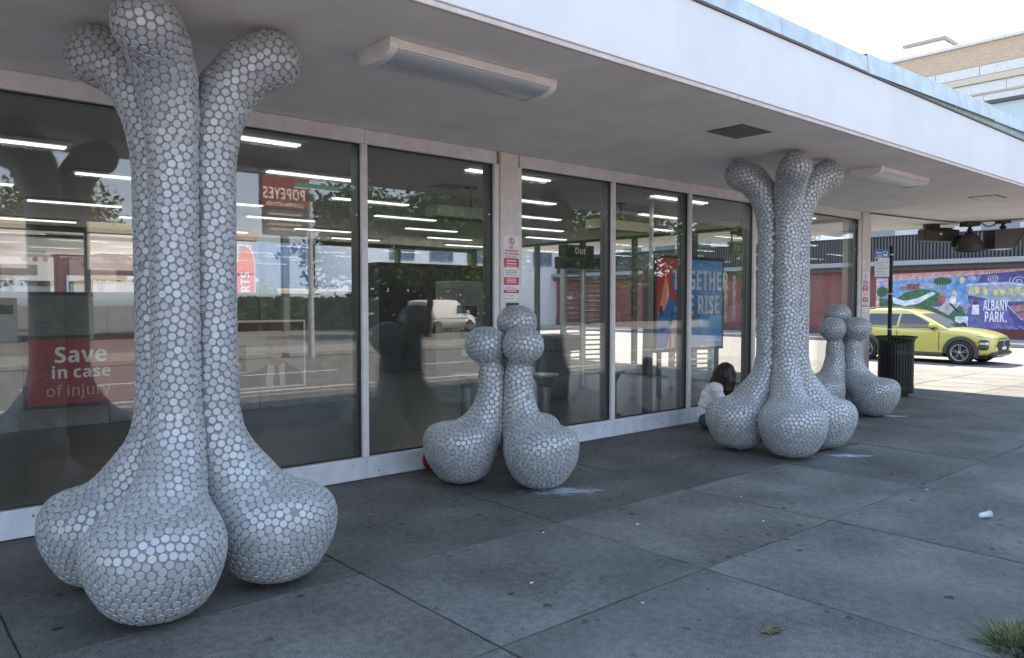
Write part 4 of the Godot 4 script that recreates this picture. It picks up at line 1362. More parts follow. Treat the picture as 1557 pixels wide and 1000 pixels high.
func street_materials() -> void:
	mat("bin_black", L(.014, .014, .015), .45, .2)
	mat("bin_liner", L(.01, .01, .01), .9)
	mat("cta_blue", L(.03, .16, .48), .45)
	mat("cam_brown", L(.055, .048, .042), .55, .2)
	glass_mat("cup", .35, L(.8, .85, .9)).roughness = .15
	mat("leaf_orange", L(.42, .16, .04), .8)
	mat("leaf_brown", L(.13, .10, .05), .85)
	mat("bag_red", L(.16, .012, .015), .7)
	mat("tyre", L(.02, .02, .021), .85)
	mat("rim", L(.50, .50, .52), .3, .8)
	var cp := mat("car_paint", L(.56, .50, .11), .32, .1)
	cp.clearcoat_enabled = true; cp.clearcoat = 1.0; cp.clearcoat_roughness = .05
	mat("car_glass", L(.03, .035, .04), .05, 0.0, .7)
	mat("car_glass_dark", L(.016, .025, .035), .05, 0.0, .7)
	mat("cladding", L(.055, .056, .058), .6)
	mat("lamp_clear", L(.62, .64, .66), .12, .3)
	mat("lamp_orange", L(.6, .2, .03), .25)
	mat("lamp_red", L(.4, .02, .02), .2)
	var na := noise_img(51, .03, 4, 512)
	var nb := noise_img(52, .4, 2, 512)
	tri_mat("brick_red", tone_tex(512, [[na, 1.0], [nb, .8]], Color(.40, .24, .22), Color(.56, .36, .33)), .6, .9)
	tri_mat("brick_dark", tone_tex(512, [[na, 1.0], [nb, .8]], Color(.34, .18, .17), Color(.50, .30, .27)), .8, .9)
	tri_mat("brick_tan", brick_tex(), .5, .9)
	tri_mat("stone", tone_tex(512, [[na, 1.0], [nb, .4]], Color(.78, .765, .735), Color(.86, .845, .82)), .2, .85)
	tri_mat("stone_white", tone_tex(512, [[na, 1.0], [nb, .5]], Color(.80, .795, .775), Color(.88, .87, .855)), .35, .85)
	mat("stone_tan", L(.60, .52, .39), .85)
	mat("ledge", L(.30, .30, .31), .6, .3)
	mat("soffit_dark", L(.07, .065, .06), .8)
	mat("rib", L(.085, .08, .085), .5, .3)
	mat("rib_dark", L(.05, .048, .05), .6, .2)
	mat("win_glass", L(.10, .13, .15), .04, 0.0, .8)
	mat("pale_glass", L(.42, .52, .54), .06, 0.0, .7)
	mat("win_frame", L(.10, .085, .075), .6)
func brick_tex() -> ImageTexture:   # fine coursing, only ever seen from more than forty metres
	var p := Paint.new(256, 256, Color(.76, .70, .62))
	var r := RandomNumberGenerator.new()
	r.seed = 9
	for row in 24:
		for c in 9:
			var d := r.randf_range(-.05, .05)
			p.rect(c * 30 - (15 if row % 2 else 0), row * 10.67 + 1, 28, 8, Color(.77 + d * .7, .66 + d * .7, .55 + d * .7))
	return ImageTexture.create_from_image(p.im)

# ---------------------------------------------------------------- the seated woman
func hand_on(mb: MB, wrist: Vector3, dir: Vector3, side: Vector3, palm_n: Vector3) -> void:
	var f := Field.new()
	var k := wrist + dir * .085
	f.cap(wrist, k, .024, .030)
	f.cap(wrist + side * .012, k + side * .022, .02, .019, .02)
	f.cap(wrist - side * .012, k - side * .022, .02, .019, .02)
	for i in 4:
		var o := side * (.033 - .022 * i)
		var l: float = [.07, .08, .075, .058][i]
		var b := k + o
		var m := b + dir * l * .5 + palm_n * .012
		var e := m + dir * l * .3 + palm_n * .032
		f.cap(b - dir * .01, m, .0092, .0085, .006)
		f.cap(m, e, .0085, .0072, .004)
	var tb := wrist + dir * .03 + side * .03
	var tm := tb + dir * .035 + side * .025 + palm_n * .01
	f.cap(tb, tm, .013, .0105, .01)
	f.cap(tm, tm + dir * .03 + palm_n * .014, .0105, .008, .004)
	f.net(.005, mb)
func woman() -> void:
	# sits on the pavement, facing +x, bent over a phone; origin under the hips
	var t := thing("person", "woman in a white T-shirt with long dark hair sitting on the ground, head bent down", "person", "", V(8.13, 0, .40), deg_to_rad(-46))
	var f := Field.new()
	# torso, neck, head
	f.chain([[V(.05, .13, 0), .13], [V(.06, .26, 0), .12], [V(.09, .40, 0), .125], [V(.13, .50, 0), .10]])
	f.cap(V(.12, .51, -.13), V(.12, .51, .13), .062, .062, .07)
	f.cap(V(.15, .53, 0), V(.215, .62, 0), .05, .046, .05)
	f.cap(V(.25, .70, 0), V(.285, .655, 0), .098, .075, .03)
	f.cap(V(.30, .63, 0), V(.315, .61, 0), .05, .045, .03)
	f.cap(V(.352, .672, 0), V(.372, .645, 0), .012, .016, .015)          # nose
	f.cap(V(.348, .612, -.018), V(.348, .612, .018), .011, .011, .008)    # mouth
	for s in [-1.0, 1.0]:
		f.cap(V(.335, .69, s * .036), V(.335, .69, s * .04), .014, .014, .01)   # eye sockets' lids
		f.cap(V(.25, .675, s * .098), V(.255, .655, s * .1), .018, .014, .006)  # ears
		# arms to the phone
		f.chain([[V(.12, .50, s * .165), .052], [V(.17, .29, s * .215), .042], [V(.34, .27, s * .1), .033], [V(.385, .285, s * .07), .026]], .03)
		# crossed legs
		f.chain([[V(.06, .11, s * .09), .10], [V(.36, .13, s * .24), .075], [V(.30, .085, -s * .05), .055], [V(.26, .06, -s * .14), .042]], .05)
		f.cap(V(.26, .05, -s * .14), V(.36, .045, -s * .2), .04, .034, .03)
	var mb := MB.new()
	f.net(.014, mb)
	hand_on(mb, V(.385, .285, .07), V(.75, .35, -.35).normalized(), V(.1, .5, .6).normalized(), V(-.2, .5, -.8).normalized())
	hand_on(mb, V(.385, .285, -.07), V(.75, .35, .35).normalized(), V(.1, .5, -.6).normalized(), V(-.2, .5, .8).normalized())
	var body := part(t, "body", mb, M.skin)
	for s in [-1.0, 1.0]:
		part(body, "eye", MB.new().lathe([P2(0, -.008), P2(.006, -.005), P2(.008, 0), P2(.006, .005), P2(0, .008)], 10, V(.346, .684, s * .037)), M.eye)
	# T-shirt
	f = Field.new()
	f.chain([[V(.05, .17, 0), .142], [V(.055, .27, 0), .136], [V(.085, .40, 0), .138], [V(.12, .49, 0), .112]])
	f.cap(V(.115, .50, -.13), V(.115, .50, .13), .074, .074, .07)
	for s in [-1.0, 1.0]:
		f.cap(V(.12, .50, s * .16), V(.155, .36, s * .205), .066, .066, .04)
	mb = MB.new()
	f.net(.014, mb)
	var fold := FastNoiseLite.new()
	fold.seed = 4; fold.frequency = 5.5; fold.fractal_octaves = 2
	for i in mb.v.size():
		var q := mb.v[i]
		mb.v[i] = q + mb.n[i] * fold.get_noise_3d(q.x, q.y * 2.2 + q.z, q.z) * .022
		var e := .01
		var g := V(fold.get_noise_3d(q.x + e, q.y * 2.2 + q.z, q.z), fold.get_noise_3d(q.x, (q.y + e) * 2.2 + q.z, q.z), fold.get_noise_3d(q.x, q.y * 2.2 + q.z + e, q.z + e)) - V(1, 1, 1) * fold.get_noise_3d(q.x, q.y * 2.2 + q.z, q.z)
		mb.n[i] = (mb.n[i] - g / e * .022).normalized()
	part(t, "t_shirt", mb, M.shirt)
	# trousers
	f = Field.new()
	f.cap(V(.04, .12, -.05), V(.04, .12, .05), .12, .12)
	for s in [-1.0, 1.0]:
		f.chain([[V(.06, .115, s * .09), .11], [V(.36, .135, s * .24), .086], [V(.30, .09, -s * .05), .066], [V(.275, .07, -s * .11), .055]], .05)
	mb = MB.new()
	f.net(.016, mb)
	part(t, "trousers", mb, M.denim)
	# hair: cap and long locks falling over the shoulder and beside the face
	f = Field.new()
	f.cap(V(.225, .715, 0), V(.25, .735, 0), .112, .105)
	f.cap(V(.20, .66, 0), V(.12, .52, 0), .10, .085, .06)
	f.cap(V(.13, .55, 0), V(.06, .42, 0), .08, .04, .05)
	for s in [-1.0, 1.0]:
		f.chain([[V(.25, .72, s * .07), .055], [V(.27, .62, s * .105), .05], [V(.255, .50, s * .12), .045], [V(.25, .42, s * .12), .022]], .04)
		f.chain([[V(.30, .76, s * .045), .045], [V(.335, .70, s * .085), .032], [V(.33, .60, s * .1), .03], [V(.31, .48, s * .105), .014]], .03)
	mb = MB.new()
	f.net(.012, mb)
	var hair := part(t, "hair", mb, M.hair)
	var r := RandomNumberGenerator.new()
	r.seed = 6
	for k in 110:
		var s := -1.0 if k % 2 else 1.0
		var a := V(r.randf_range(.13, .34), r.randf_range(.66, .78), s * r.randf_range(.055, .118))
		part(hair, "lock", MB.new().tube([a, a + V(r.randfn(0, .012), -.11, s * .012), a + V(r.randfn(0, .02), -.2, s * r.randf_range(0, .03)), a + V(r.randfn(0, .03), -.28, s * r.randf_range(-.01, .04))], r.randf_range(.003, .007), 4), M.hair_light if k % 2 == 0 else M.hair)
	var ph := thing("phone", "dark phone held in the seated woman's hands", "phone", "", V(8.13, 0, .40), deg_to_rad(-46))
	var pm := bx(-.004, .004, -.07, .07, -.036, .036, .003)
	var o := part(ph, "case", pm, M.black, V(.475, .355, 0))
	o.rotation.z = .6
	part(o, "screen", bx(-.0052, -.0041, -.064, .064, -.032, .032), M.plaque)
func person_materials() -> void:
	var sk := mat("skin", L(.40, .22, .15), .55)
	sk.subsurf_scatter_enabled = true; sk.subsurf_scatter_strength = .15
	mat("eye", L(.05, .03, .02), .2)
	mat("shirt", L(.74, .74, .78), .9)
	mat("denim", L(.05, .07, .12), .9)
	mat("hair", L(.018, .009, .007), .5)
	mat("hair_light", L(.06, .022, .015), .45)

# ---------------------------------------------------------------- trees
func tree(nm: String, label: String, pos: Vector3, h: float, rad: float, leaves: int, sd: int, low := .35, tone := 0) -> void:
	var t := thing(nm, label, "tree", "", pos)
	var r := RandomNumberGenerator.new()
	r.seed = sd
	var wood := MB.new()
	var top := V(r.randfn(0, .2), h * .62, r.randfn(0, .2))
	var prev := Vector3.ZERO
	for k in 6:
		var q := top * ((k + 1) / 6.0) + V(r.randfn(0, .08), 0, r.randfn(0, .08))
		wood.cyl(prev, q, h * .026 * (1.0 - k * .13), h * .026 * (1.0 - (k + 1) * .13), 9, k == 0)
		prev = q
	var tips := []
	for k in 26:
		var s := r.randf_range(.4, 1.0)
		var a := top * s
		var d := V(r.randfn(0, 1), r.randf_range(-.1, 1.1), r.randfn(0, 1)).normalized()
		var e := a + d * rad * r.randf_range(.55, .95)
		var m := a.lerp(e, .5) + V(0, rad * .08, 0)
		wood.cyl(a, m, h * .009, h * .006, 6, false)
		wood.cyl(m, e, h * .006, h * .002, 6, false)
		tips.append(e); tips.append(m)
		for j in 2:
			var e2: Vector3 = e + V(r.randfn(0, 1), r.randfn(.2, .7), r.randfn(0, 1)) * rad * .22
			wood.cyl(m.lerp(e, .6), e2, h * .003, h * .0012, 5, false)
			tips.append(e2)
	part(t, "trunk", wood, M.bark)
	var cr := MB.new()
	cr.tinted = true
	for k in leaves:
		var c: Vector3 = tips[r.randi() % tips.size()]
		var o := V(r.randfn(0, 1), r.randfn(0, .8), r.randfn(0, 1)) * rad * .14
		var p := c + o
		if p.y < h * low: continue
		var n := V(r.randfn(0, 1), r.randfn(.6, 1), r.randfn(0, 1)).normalized()
		var u := n.cross(V(r.randf(), r.randf(), r.randf() + .1)).normalized() * h * .017 * r.randf_range(.7, 1.5)
		var w := n.cross(u) * .62
		cr.tint = (Color(.05, .085, .022) if tone == 0 else Color(.085, .09, .028)).lerp(Color(.075, .105, .03) if tone == 0 else Color(.17, .13, .05), r.randf())
		cr.face([p - u, p - w, p + u * 1.1, p + w])
	part(t, "crown", cr, M.leafage)

func siding_house(t: Node3D, w: float, d: float, h: float, m: Material, z_face: float) -> void:
	part(t, "wall", bx(0, w, -.15, h, z_face - d if z_face < 0 else z_face, z_face if z_face < 0 else z_face + d), m)
func house_window(t: Node3D, x: float, y: float, w: float, h: float, z: float, sgn: float, fm: Material) -> void:
	var o := part(t, "window", bx(x, x + w, y, y + h, minf(z, z + sgn * .03), maxf(z, z + sgn * .03)), M.win_glass)
	var z0 := minf(z + sgn * .031, z + sgn * .09)
	var z1 := maxf(z + sgn * .031, z + sgn * .09)
	part(o, "frame", bx(x - .09, x, y - .09, y + h + .09, z0, z1), fm)
	part(o, "frame", bx(x + w, x + w + .09, y - .09, y + h + .09, z0, z1), fm)
	part(o, "frame", bx(x + .001, x + w - .001, y + h, y + h + .09, z0, z1), fm)
	part(o, "sill", bx(x + .001, x + w - .001, y - .09, y, z0, z1), fm)
	part(o, "mullion", bx(x + w * .5 - .03, x + w * .5 + .03, y + .001, y + h - .001, z0, z1), fm)

# ---------------------------------------------------------------- behind the station, seen through it
func behind() -> void:
	struct("rear_yard", bx(-60, 19.7, -.149, -.02, -60, -11.55), M.yard)
	# bus
	var t := thing("city_bus", "white and blue city bus standing behind the station, seen through the glass at the left", "bus", "", V(3.2, -.02, -19.0))
	part(t, "body", bx(-1.28, 1.28, .35, 3.05, -11.5, 0, .18), M.bus_white)
	part(t, "skirt", bx(-1.29, 1.29, .25, .9, -11.45, .03, .1), M.bus_blue)
	part(t, "windscreen", bx(-1.15, 1.15, 1.05, 2.2, .001, .03, .01), M.car_glass_dark)
	part(t, "destination_sign", bx(-.85, .85, 2.35, 2.65, .001, .025, .01), M.black)
	for x in [-1.05, -.8, -.55, .55, .8, 1.05]:
		part(t, "marker_lamp", MB.new().cyl(V(x, 2.8, .0), V(x, 2.8, .03), .07, .06, 12), M.lamp_orange if absf(x) > .9 else M.lamp_red)
	for x in [-.95, .95]:
		part(t, "headlight", MB.new().cyl(V(x, .72, .03), V(x, .72, .06), .11, .1, 14), M.lamp_clear)
		for z in [-2.4, -9.0]:
			wheel(t, .48, x * 1.22, z, .28, 6)
	for k in 8:
		part(t, "side_window", bx(1.281, 1.30, 1.35, 2.3, -10.9 + k * 1.3, -9.75 + k * 1.3), M.car_glass_dark)
		part(t, "side_window", bx(-1.30, -1.281, 1.35, 2.3, -10.9 + k * 1.3, -9.75 + k * 1.3), M.car_glass_dark)
	# terminal canopy over the bus bays and the long building closing the yard
	t = thing("terminal_canopy", "broad flat grey bus terminal canopy behind the station", "canopy", "", V(0, 0, 0))
	part(t, "deck", bx(-26, 8.6, 3.75, 4.15, -34, -15.5, .03), M.soffit)
	for k in 5:
		part(t, "column", MB.new().cyl(V(-18 + k * 6.4, -.02, -16.6), V(-18 + k * 6.4, 3.749, -16.6), .16, .16, 14), M.stone)
	t = thing("long_rear_building", "long low brown brick building closing the yard behind the bus", "building", "", V(-40, 0, -44))
	part(t, "wall", bx(0, 53, -.15, 5.4, -6, 0), M.brick_red)
	part(t, "parapet", bx(-.1, 53.1, 5.4, 5.7, -6.1, .1), M.stone)
	for k in 13:
		house_window(t, 1.6 + k * 4.0, 1.2, 2.0, 1.8, .01, 1.0, M.bus_white)
	# platform canopy strip, sunlit on top
	t = thing("bus_shelter_canopy", "long pale shelter roof behind the station left of the blue apartment house", "shelter", "", V(0, 0, 0))
	part(t, "roof", bx(-2.0, 8.5, 3.3, 3.6, -24, -22, .03), M.bus_white)
	for x in [-1.6, 3.4, 8.1]:
		part(t, "post", bx(x, x + .12, -.02, 3.299, -23.1, -22.98), M.post_grey)
	# blue-grey apartment house
	t = thing("blue_apartment_house", "blue-grey clapboard apartment house with white-framed windows behind the station", "building", "", V(13.2, 0, -38))
	var h := 9.5
	part(t, "wall", bx(0, 17, -.15, h, -12, 0), M.blue_wall)
	var cl := MB.new()
	for k in 38:
		cl.face([V(0, .3 + k * .24, .035), V(17, .3 + k * .24, .035), V(17, .53 + k * .24, .004), V(0, .53 + k * .24, .004)])
		cl.face([V(0, .3 + k * .24, .001), V(17, .3 + k * .24, .001), V(17, .3 + k * .24, .035), V(0, .3 + k * .24, .035)])
	part(t, "clapboard", cl, M.blue_wall).set_meta("kind", "stuff")
	part(t, "corner_bay", bx(5.2, 7.0, -.15, h, .05, 1.1), M.blue_dark)
	for k in 36:
		part(t, "bay_board", bx(5.15, 7.05, .2 + k * .25, .4 + k * .25, 1.101, 1.13), M.blue_dark)
	for f in [1.2, 3.3, 6.2]:
		for x in [1.0, 3.2, 8.2, 11.0, 13.6]:
			house_window(t, x, f, 1.4, 1.5, .04, 1.0, M.bus_white)
	part(t, "base_band", bx(-.05, 17.05, -.15, 1.0, .04, .12), M.stone)
	part(t, "shop_board", bx(8.2, 13.0, 2.2, 3.1, .121, .2), M.cta_blue)
	# brick wall with a mesh gate
	t = thing("yard_brick_wall", "tan brick yard wall behind the station with a metal mesh fence before it", "wall", "", V(0, 0, 0))
	part(t, "wall", bx(13.5, 22.5, -.02, 2.05, -24.3, -24), M.brick_tan)
	part(t, "cap", bx(13.45, 22.55, 2.051, 2.13, -24.35, -23.95), M.stone_tan)
	t = thing("mesh_fence", "dark metal bar fence in front of the tan brick yard wall", "fence", "", V(0, 0, 0))
	for k in 30:
		part(t, "bar", bx(15.2 + k * .14, 15.23 + k * .14, -.02, 1.95, -23.6, -23.57), M.dark_metal)
	part(t, "rail", bx(15.1, 19.5, 1.951, 1.99, -23.61, -23.56), M.dark_metal)
	part(t, "rail", bx(15.1, 19.5, .2, .24, -23.569, -23.55), M.dark_metal)
	# food shop with yellow letters
	t = thing("food_shop", "pale grey shop front with yellow letters behind the station, above the dark kiosk", "building", "", V(21.5, 0, -32))
	part(t, "wall", bx(0, 16, -.15, 5.6, -8, 0), M.stone_white)
	part(t, "cornice", bx(-.1, 16.1, 5.6, 5.8, -8.1, .1), M.stone)
	letters(t, "lettering", "GYROS  FISH & FOOD", .36, M.sign_yellow, V(2.6, 3.45, .12), 0, .05)
	part(t, "sign_board", bx(.6, 5.0, 3.15, 3.75, .001, .06), M.black)
	for k in 5:
		house_window(t, 2.2 + k * 2.8, 4.1, 1.5, 1.0, .02, 1.0, M.blue_dark)
	# low brown house and flag
	t = thing("brown_house", "low brown house behind the station at the foot of the blue apartment house", "building", "", V(11.5, 0, -33))
	part(t, "wall", bx(-3, 4.5, -.15, 2.6, -4, 0), M.brick_tan)
	part(t, "roof", bx(-3.2, 4.7, 2.6, 2.8, -4.2, .2), M.stone_tan)
	for k in 2:
		house_window(t, -2.0 + 3 * k, .9, 1.0, 1.0, .02, 1.0, M.bus_white)
	t = thing("feather_flag", "tall red feather flag with pale lettering behind the station", "flag", "", V(13.2, -.02, -26))
	part(t, "pole", MB.new().tube([V(0, 0, 0), V(0, 3.2, 0), V(-.1, 3.75, 0), V(-.4, 4.0, 0)], .025, 6), M.steel)
	var fl := PackedVector2Array([P2(-.03, .8), P2(-.75, .7), P2(-.8, 3.0), P2(-.66, 3.6), P2(-.4, 3.98), P2(-.12, 3.7), P2(-.03, 3.2)])
	part(t, "cloth", MB.new().prism(fl, -.006, .006), M.flag_red)
	var tx := letters(t, "lettering", "PARTS", .38, M.ad_white, V(-.42, 2.1, .012), 0, .004)
	tx.rotation.z = PI / 2
	# accessible parking sign
	t = thing("parking_sign", "blue wheelchair parking sign standing behind the station", "sign", "", V(13.9, -.02, -20.5))
	part(t, "post", bx(-.03, .03, 0, 1.9, -.03, .03), M.steel)
	part(t, "panel", bx(-.45, .45, .75, 1.95, .031, .05), M.sign_navy)
	part(t, "symbol_ring", MB.new().lathe([P2(.2, -.01), P2(.25, -.01), P2(.25, .01), P2(.2, .01)], 20), M.ad_pale, V(0, 1.2, .06)).rotation.x = PI / 2
	part(t, "symbol_body", bx(-.1, -.04, 1.25, 1.6, .051, .06), M.ad_pale)
	part(t, "symbol_head", bx(-.12, -.02, 1.64, 1.74, .051, .06), M.ad_pale)
	tree("leafy_tree", "green tree behind the station in front of the blue apartment house", V(15.4, -.02, -30), 3.2, 1.0, 1500, 61, .2)
	tree("slim_tree", "slim green tree behind the station at the right of the blue apartment house", V(21.2, -.02, -34), 3.4, .8, 1200, 62, .2)
	tree("dark_tree", "dark tree behind the station beside the red feather flag", V(12.4, -.02, -30), 4.6, .9, 1600, 63, .15)

# ---------------------------------------------------------------- across the street, seen as reflections in the glass
func across() -> void:
	struct("far_sidewalk", bx(-60, 19.8, -.149, 0, 16.5, 20.0, .02), M.yard)
	struct("bus_lane", bx(-60, 19.8, -.1499, -.146, 6.75, 7.9), M.red_lane)
	struct("kerb", bx(-60, 19.9, -.149, .005, 6.405, 6.6, .02), M.kerb)
	struct("cross_street_sidewalk", bx(33.2, 36.95, -.149, 0, -60, 12, .02), M.yard)
	# lane lines
	var ln := struct("road_markings", null, null)
	for k in 12:
		part(ln, "dash", bx(-20 + k * 4.5, -17.6 + k * 4.5, -.1495, -.1455, 11.5, 11.62), M.sign_white)
	part(ln, "lane_line", bx(-60, 19, -.1495, -.1455, 8.2, 8.32), M.sign_white)
	# filling-station canopy
	var t := thing("filling_station_canopy", "broad pale canopy with a tan edge across the street, mirrored in the left pane", "canopy", "", V(0, 0, 30))
	part(t, "deck", bx(1.0, 15.0, 2.9, 4.5, 0, 7, .04), M.canopy_pale)
	part(t, "edge_band", bx(.95, 15.05, 4.501, 4.95, -.05, 7.05, .02), M.stone_tan)
	for x in [2.5, 8.0, 13.5]:
		part(t, "column", bx(x, x + .4, -.15, 2.899, 2.5, 2.9, .02), M.bus_white)
	for k in 2:
		var pm := thing("fuel_pump", ["fuel pump under the left half of the mirrored canopy", "fuel pump under the right half of the mirrored canopy"][k], "fuel pump", "fuel pumps under the mirrored canopy", V([5.0, 10.8][k], -.15, 33))
		part(pm, "cabinet", bx(-.5, .5, 0, 1.9, -.3, .3, .03), M.stone_white)
		part(pm, "display", bx(-.35, .35, 1.2, 1.6, -.31, -.301), M.black)
	# restaurant sign on a pole
	t = thing("restaurant_sign", "red pole sign reading Popeyes across the street, mirrored in the second pane", "sign", "", V(18.7, 0, 35))
	part(t, "pole", bx(-.18, .18, -.15, 5.3, -.18, .18), M.post_grey)
	part(t, "red_panel", bx(-1.4, 1.4, 6.75, 9.2, -.25, .25, .03), M.sign_dark_red)
	part(t, "lower_panel", bx(-1.25, 1.25, 5.3, 6.749, -.2, .2, .02), M.rib)
	letters(t, "lettering", "POPEYES", .62, M.sign_cream, V(-.12, 7.58, -.27), PI, .03, true, .7)
	letters(t, "lettering", "LOUISIANA KITCHEN", .2, M.sign_cream, V(-.1, 7.0, -.27), PI, .03, true, .8)
	for k in 4:
		part(t, "message_line", bx(-1.0, .9 - .3 * (k % 2), 6.4 - k * .28, 6.52 - k * .28, -.21, -.201), M.ad_tan)
	# street-name pole
	t = thing("street_sign_pole", "tall grey pole with a green street-name sign, mirrored in the second pane", "sign pole", "", V(10.85, 0, 15.9))
	part(t, "pole", MB.new().cyl(V(0, -.15, 0), V(0, 5.1, 0), .1, .07, 14), M.pole_grey)
	part(t, "street_plate", bx(-.5, 1.0, 5.08, 5.22, -.015, .015, .003), M.plate_green)
	part(t, "plate_border", bx(-.52, 1.02, 5.05, 5.079, -.02, .02), M.sign_white)
	part(t, "clamp", bx(-.1, .1, 4.7, 4.9, -.1, .1, .02), M.dark_metal)
	# white van
	t = thing("white_van", "white delivery van parked across the street, mirrored in the third pane", "van", "", V(25.6, -.15, 29.4), PI * .5 - .25)
	var rows := []
	for s in [[-2.2, .80, 1.72, .42], [-2.12, .85, 1.80, .3], [-1.6, .86, 1.84, .28], [-.4, .86, 1.85, .28], [.35, .86, 1.82, .28], [.75, .86, 1.60, .28], [1.3, .86, 1.12, .28], [1.5, .85, 1.04, .28], [1.95, .82, .94, .3], [2.12, .74, .8, .36], [2.18, .62, .62, .42]]:
		var w: float = s[1]; var T: float = s[2]; var B: float = s[3]
		var half := [V(0, T, s[0]), V(w * .72, T - .01, s[0]), V(w * .86, T - .08, s[0]), V(w * .96, lerpf(B, T, .6), s[0]), V(w, lerpf(B, T, .35), s[0]), V(w * .96, B, s[0]), V(0, B, s[0])]
		var ring := []
		for p in half: ring.append(p)
		for k in range(5, 0, -1): ring.append(V(-half[k].x, half[k].y, half[k].z))
		ring.reverse()
		rows.append(ring)
	rows.reverse()
	var mb := MB.new()
	mb.loft(rows, true)
	mb.face(rows[0]); var bk: Array = rows[rows.size() - 1].duplicate(); bk.reverse(); mb.face(bk)
	part(t, "body", mb, M.van_white)
	mb = MB.new()
	mb.quad(V(-.72, 1.13, 1.31), V(.72, 1.13, 1.31), V(.62, 1.62, .79), V(-.62, 1.62, .79))
	part(t, "windshield", mb, M.car_glass_dark)
	for sg in [-1.0, 1.0]:
		mb = MB.new()
		band(mb, [[1.08, .15, 1.2, .86], [1.3, .2, 1.0, .83], [1.55, .3, .7, .80]], sg)
		part(t, "side_window", mb, M.car_glass_dark)
		part(t, "side_stripe", bx(minf(sg * .862, sg * .872), maxf(sg * .862, sg * .872), .78, .82, -2.0, 1.2), M.plate_green)
		part(t, "mirror", bx(minf(sg * .84, sg * 1.04), maxf(sg * .84, sg * 1.04), 1.08, 1.26, .95, 1.08, .03), M.van_white)
		part(t, "headlight", bx(minf(sg * .55, sg * .82), maxf(sg * .55, sg * .82), .7, .84, 1.95, 2.14, .03), M.lamp_clear)
		for wz in [-1.45, 1.35]:
			part(t, "wheel_well", MB.new().cyl(V(sg * .7, .33, wz), V(sg * .868, .33, wz), .36, .36, 20), M.bin_liner)
			wheel(t, .32, sg * .79, wz, .2)
	part(t, "grille", bx(-.5, .5, .58, .74, 2.1, 2.2, .02), M.bin_black)
	part(t, "licence_plate", bx(-.16, .16, .46, .54, 2.17, 2.21, .003), M.sign_cream)
	letters(t, "emblem", "O", .3, M.plate_green, V(-.88, 1.2, -1.7), -PI / 2, .01)
	# trees
	tree("street_tree", "leafy street tree across the street, mirrored in the third pane", V(21.5, -.15, 25), 8.2, 2.9, 5200, 71, .3)
	tree("large_tree", "large tree with browning leaves across the street, mirrored above the tan canopy edge", V(9.2, -.15, 46), 10.2, 3.8, 5200, 72, .3, 1)
	tree("round_tree", "round tree across the street at the left of the mirrored canopy", V(5.6, -.15, 47), 8.6, 3.0, 3800, 73, .3, 1)
	# dense trees along the lots behind the van
	var spots := [[29, 33, 10.5, "first"], [36, 36, 11.5, "second"], [43.5, 35, 11, "third"], [52, 38, 12.5, "fourth"], [61, 36, 12, "fifth"], [72, 38, 13, "sixth"], [30.5, 48, 12.5, "seventh"]]
	for k in spots.size():
		tree("shade_tree", "dense dark tree across the street, %s from the white van" % spots[k][3], V(spots[k][0], -.15, spots[k][1]), spots[k][2], 4.4, 6500, 90 + k, .12)
	# clipped hedge along the lots
	t = thing("hedge", "long clipped dark hedge across the street behind the white van", "hedge", "", V(13.5, -.15, 38))
	var hm := MB.new()
	hm.tinted = true
	var r := RandomNumberGenerator.new()
	r.seed = 31
	for k in 16000:
		var px := r.randf() * 62.0
		var p := V(px, r.randf() * (1.9 if px < 11 else 4.6 + sin(px * .7) * .7), r.randf_range(-.6, .6))
		var n := V(r.randfn(0, 1), r.randfn(.4, 1), r.randfn(-.5, 1)).normalized()
		var u := n.cross(V(r.randf(), r.randf(), r.randf() + .1)).normalized() * .3
		var w := n.cross(u) * .7
		hm.tint = Color(.03, .05, .016).lerp(Color(.055, .08, .025), r.randf())
		hm.face([p - u, p - w, p + u, p + w])
	part(t, "foliage", hm, M.leafage)
	var stems := MB.new()
	for k in 53:
		stems.cyl(V(.6 + k * 1.15, 0, 0), V(.6 + k * 1.15, 1.6, 0), .04, .02, 5)
	part(t, "stem", stems, M.bark).set_meta("kind", "stuff")

func world_materials() -> void:
	var na := noise_img(81, .02, 4, 512)
	var nb := noise_img(82, .35, 2, 512)
	mat("bark", L(.09, .07, .05), .95)
	var lf := mat("leafage", Color(1, 1, 1), .8, 0.0, .25)
	lf.vertex_color_use_as_albedo = true
	lf.backlight_enabled = true; lf.backlight = Color(.5, .55, .3)
	tri_mat("yard", tone_tex(512, [[na, 1.0], [nb, .8]], Color(.50, .49, .47), Color(.64, .63, .61)), .3, .9)
	mat("bus_white", L(.62, .63, .63), .45)
	mat("bus_blue", L(.06, .12, .25), .45)
	mat("blue_wall", L(.20, .30, .42), .7)
	mat("blue_dark", L(.12, .19, .29), .7)
	mat("sign_yellow", L(.72, .66, .06), .5)
	mat("sign_cream", L(.72, .62, .52), .5)
	mat("sign_navy", L(.04, .11, .20), .5)
	mat("sign_dark_red", L(.20, .02, .02), .6)
	mat("flag_red", L(.52, .045, .04), .7)
	mat("canopy_pale", L(.66, .60, .58), .7)
	tri_mat("red_lane", tone_tex(512, [[na, 1.0], [nb, .8]], Color(.46, .23, .21), Color(.60, .33, .29)), .4, .9)
	tri_mat("kerb", tone_tex(512, [[na, 1.0], [nb, .6]], Color(.50, .49, .48), Color(.62, .61, .59)), .5, .9)
	mat("pole_grey", L(.45, .45, .44), .6)
	mat("plate_green", L(.03, .22, .12), .5)
	mat("van_white", L(.72, .72, .72), .35)

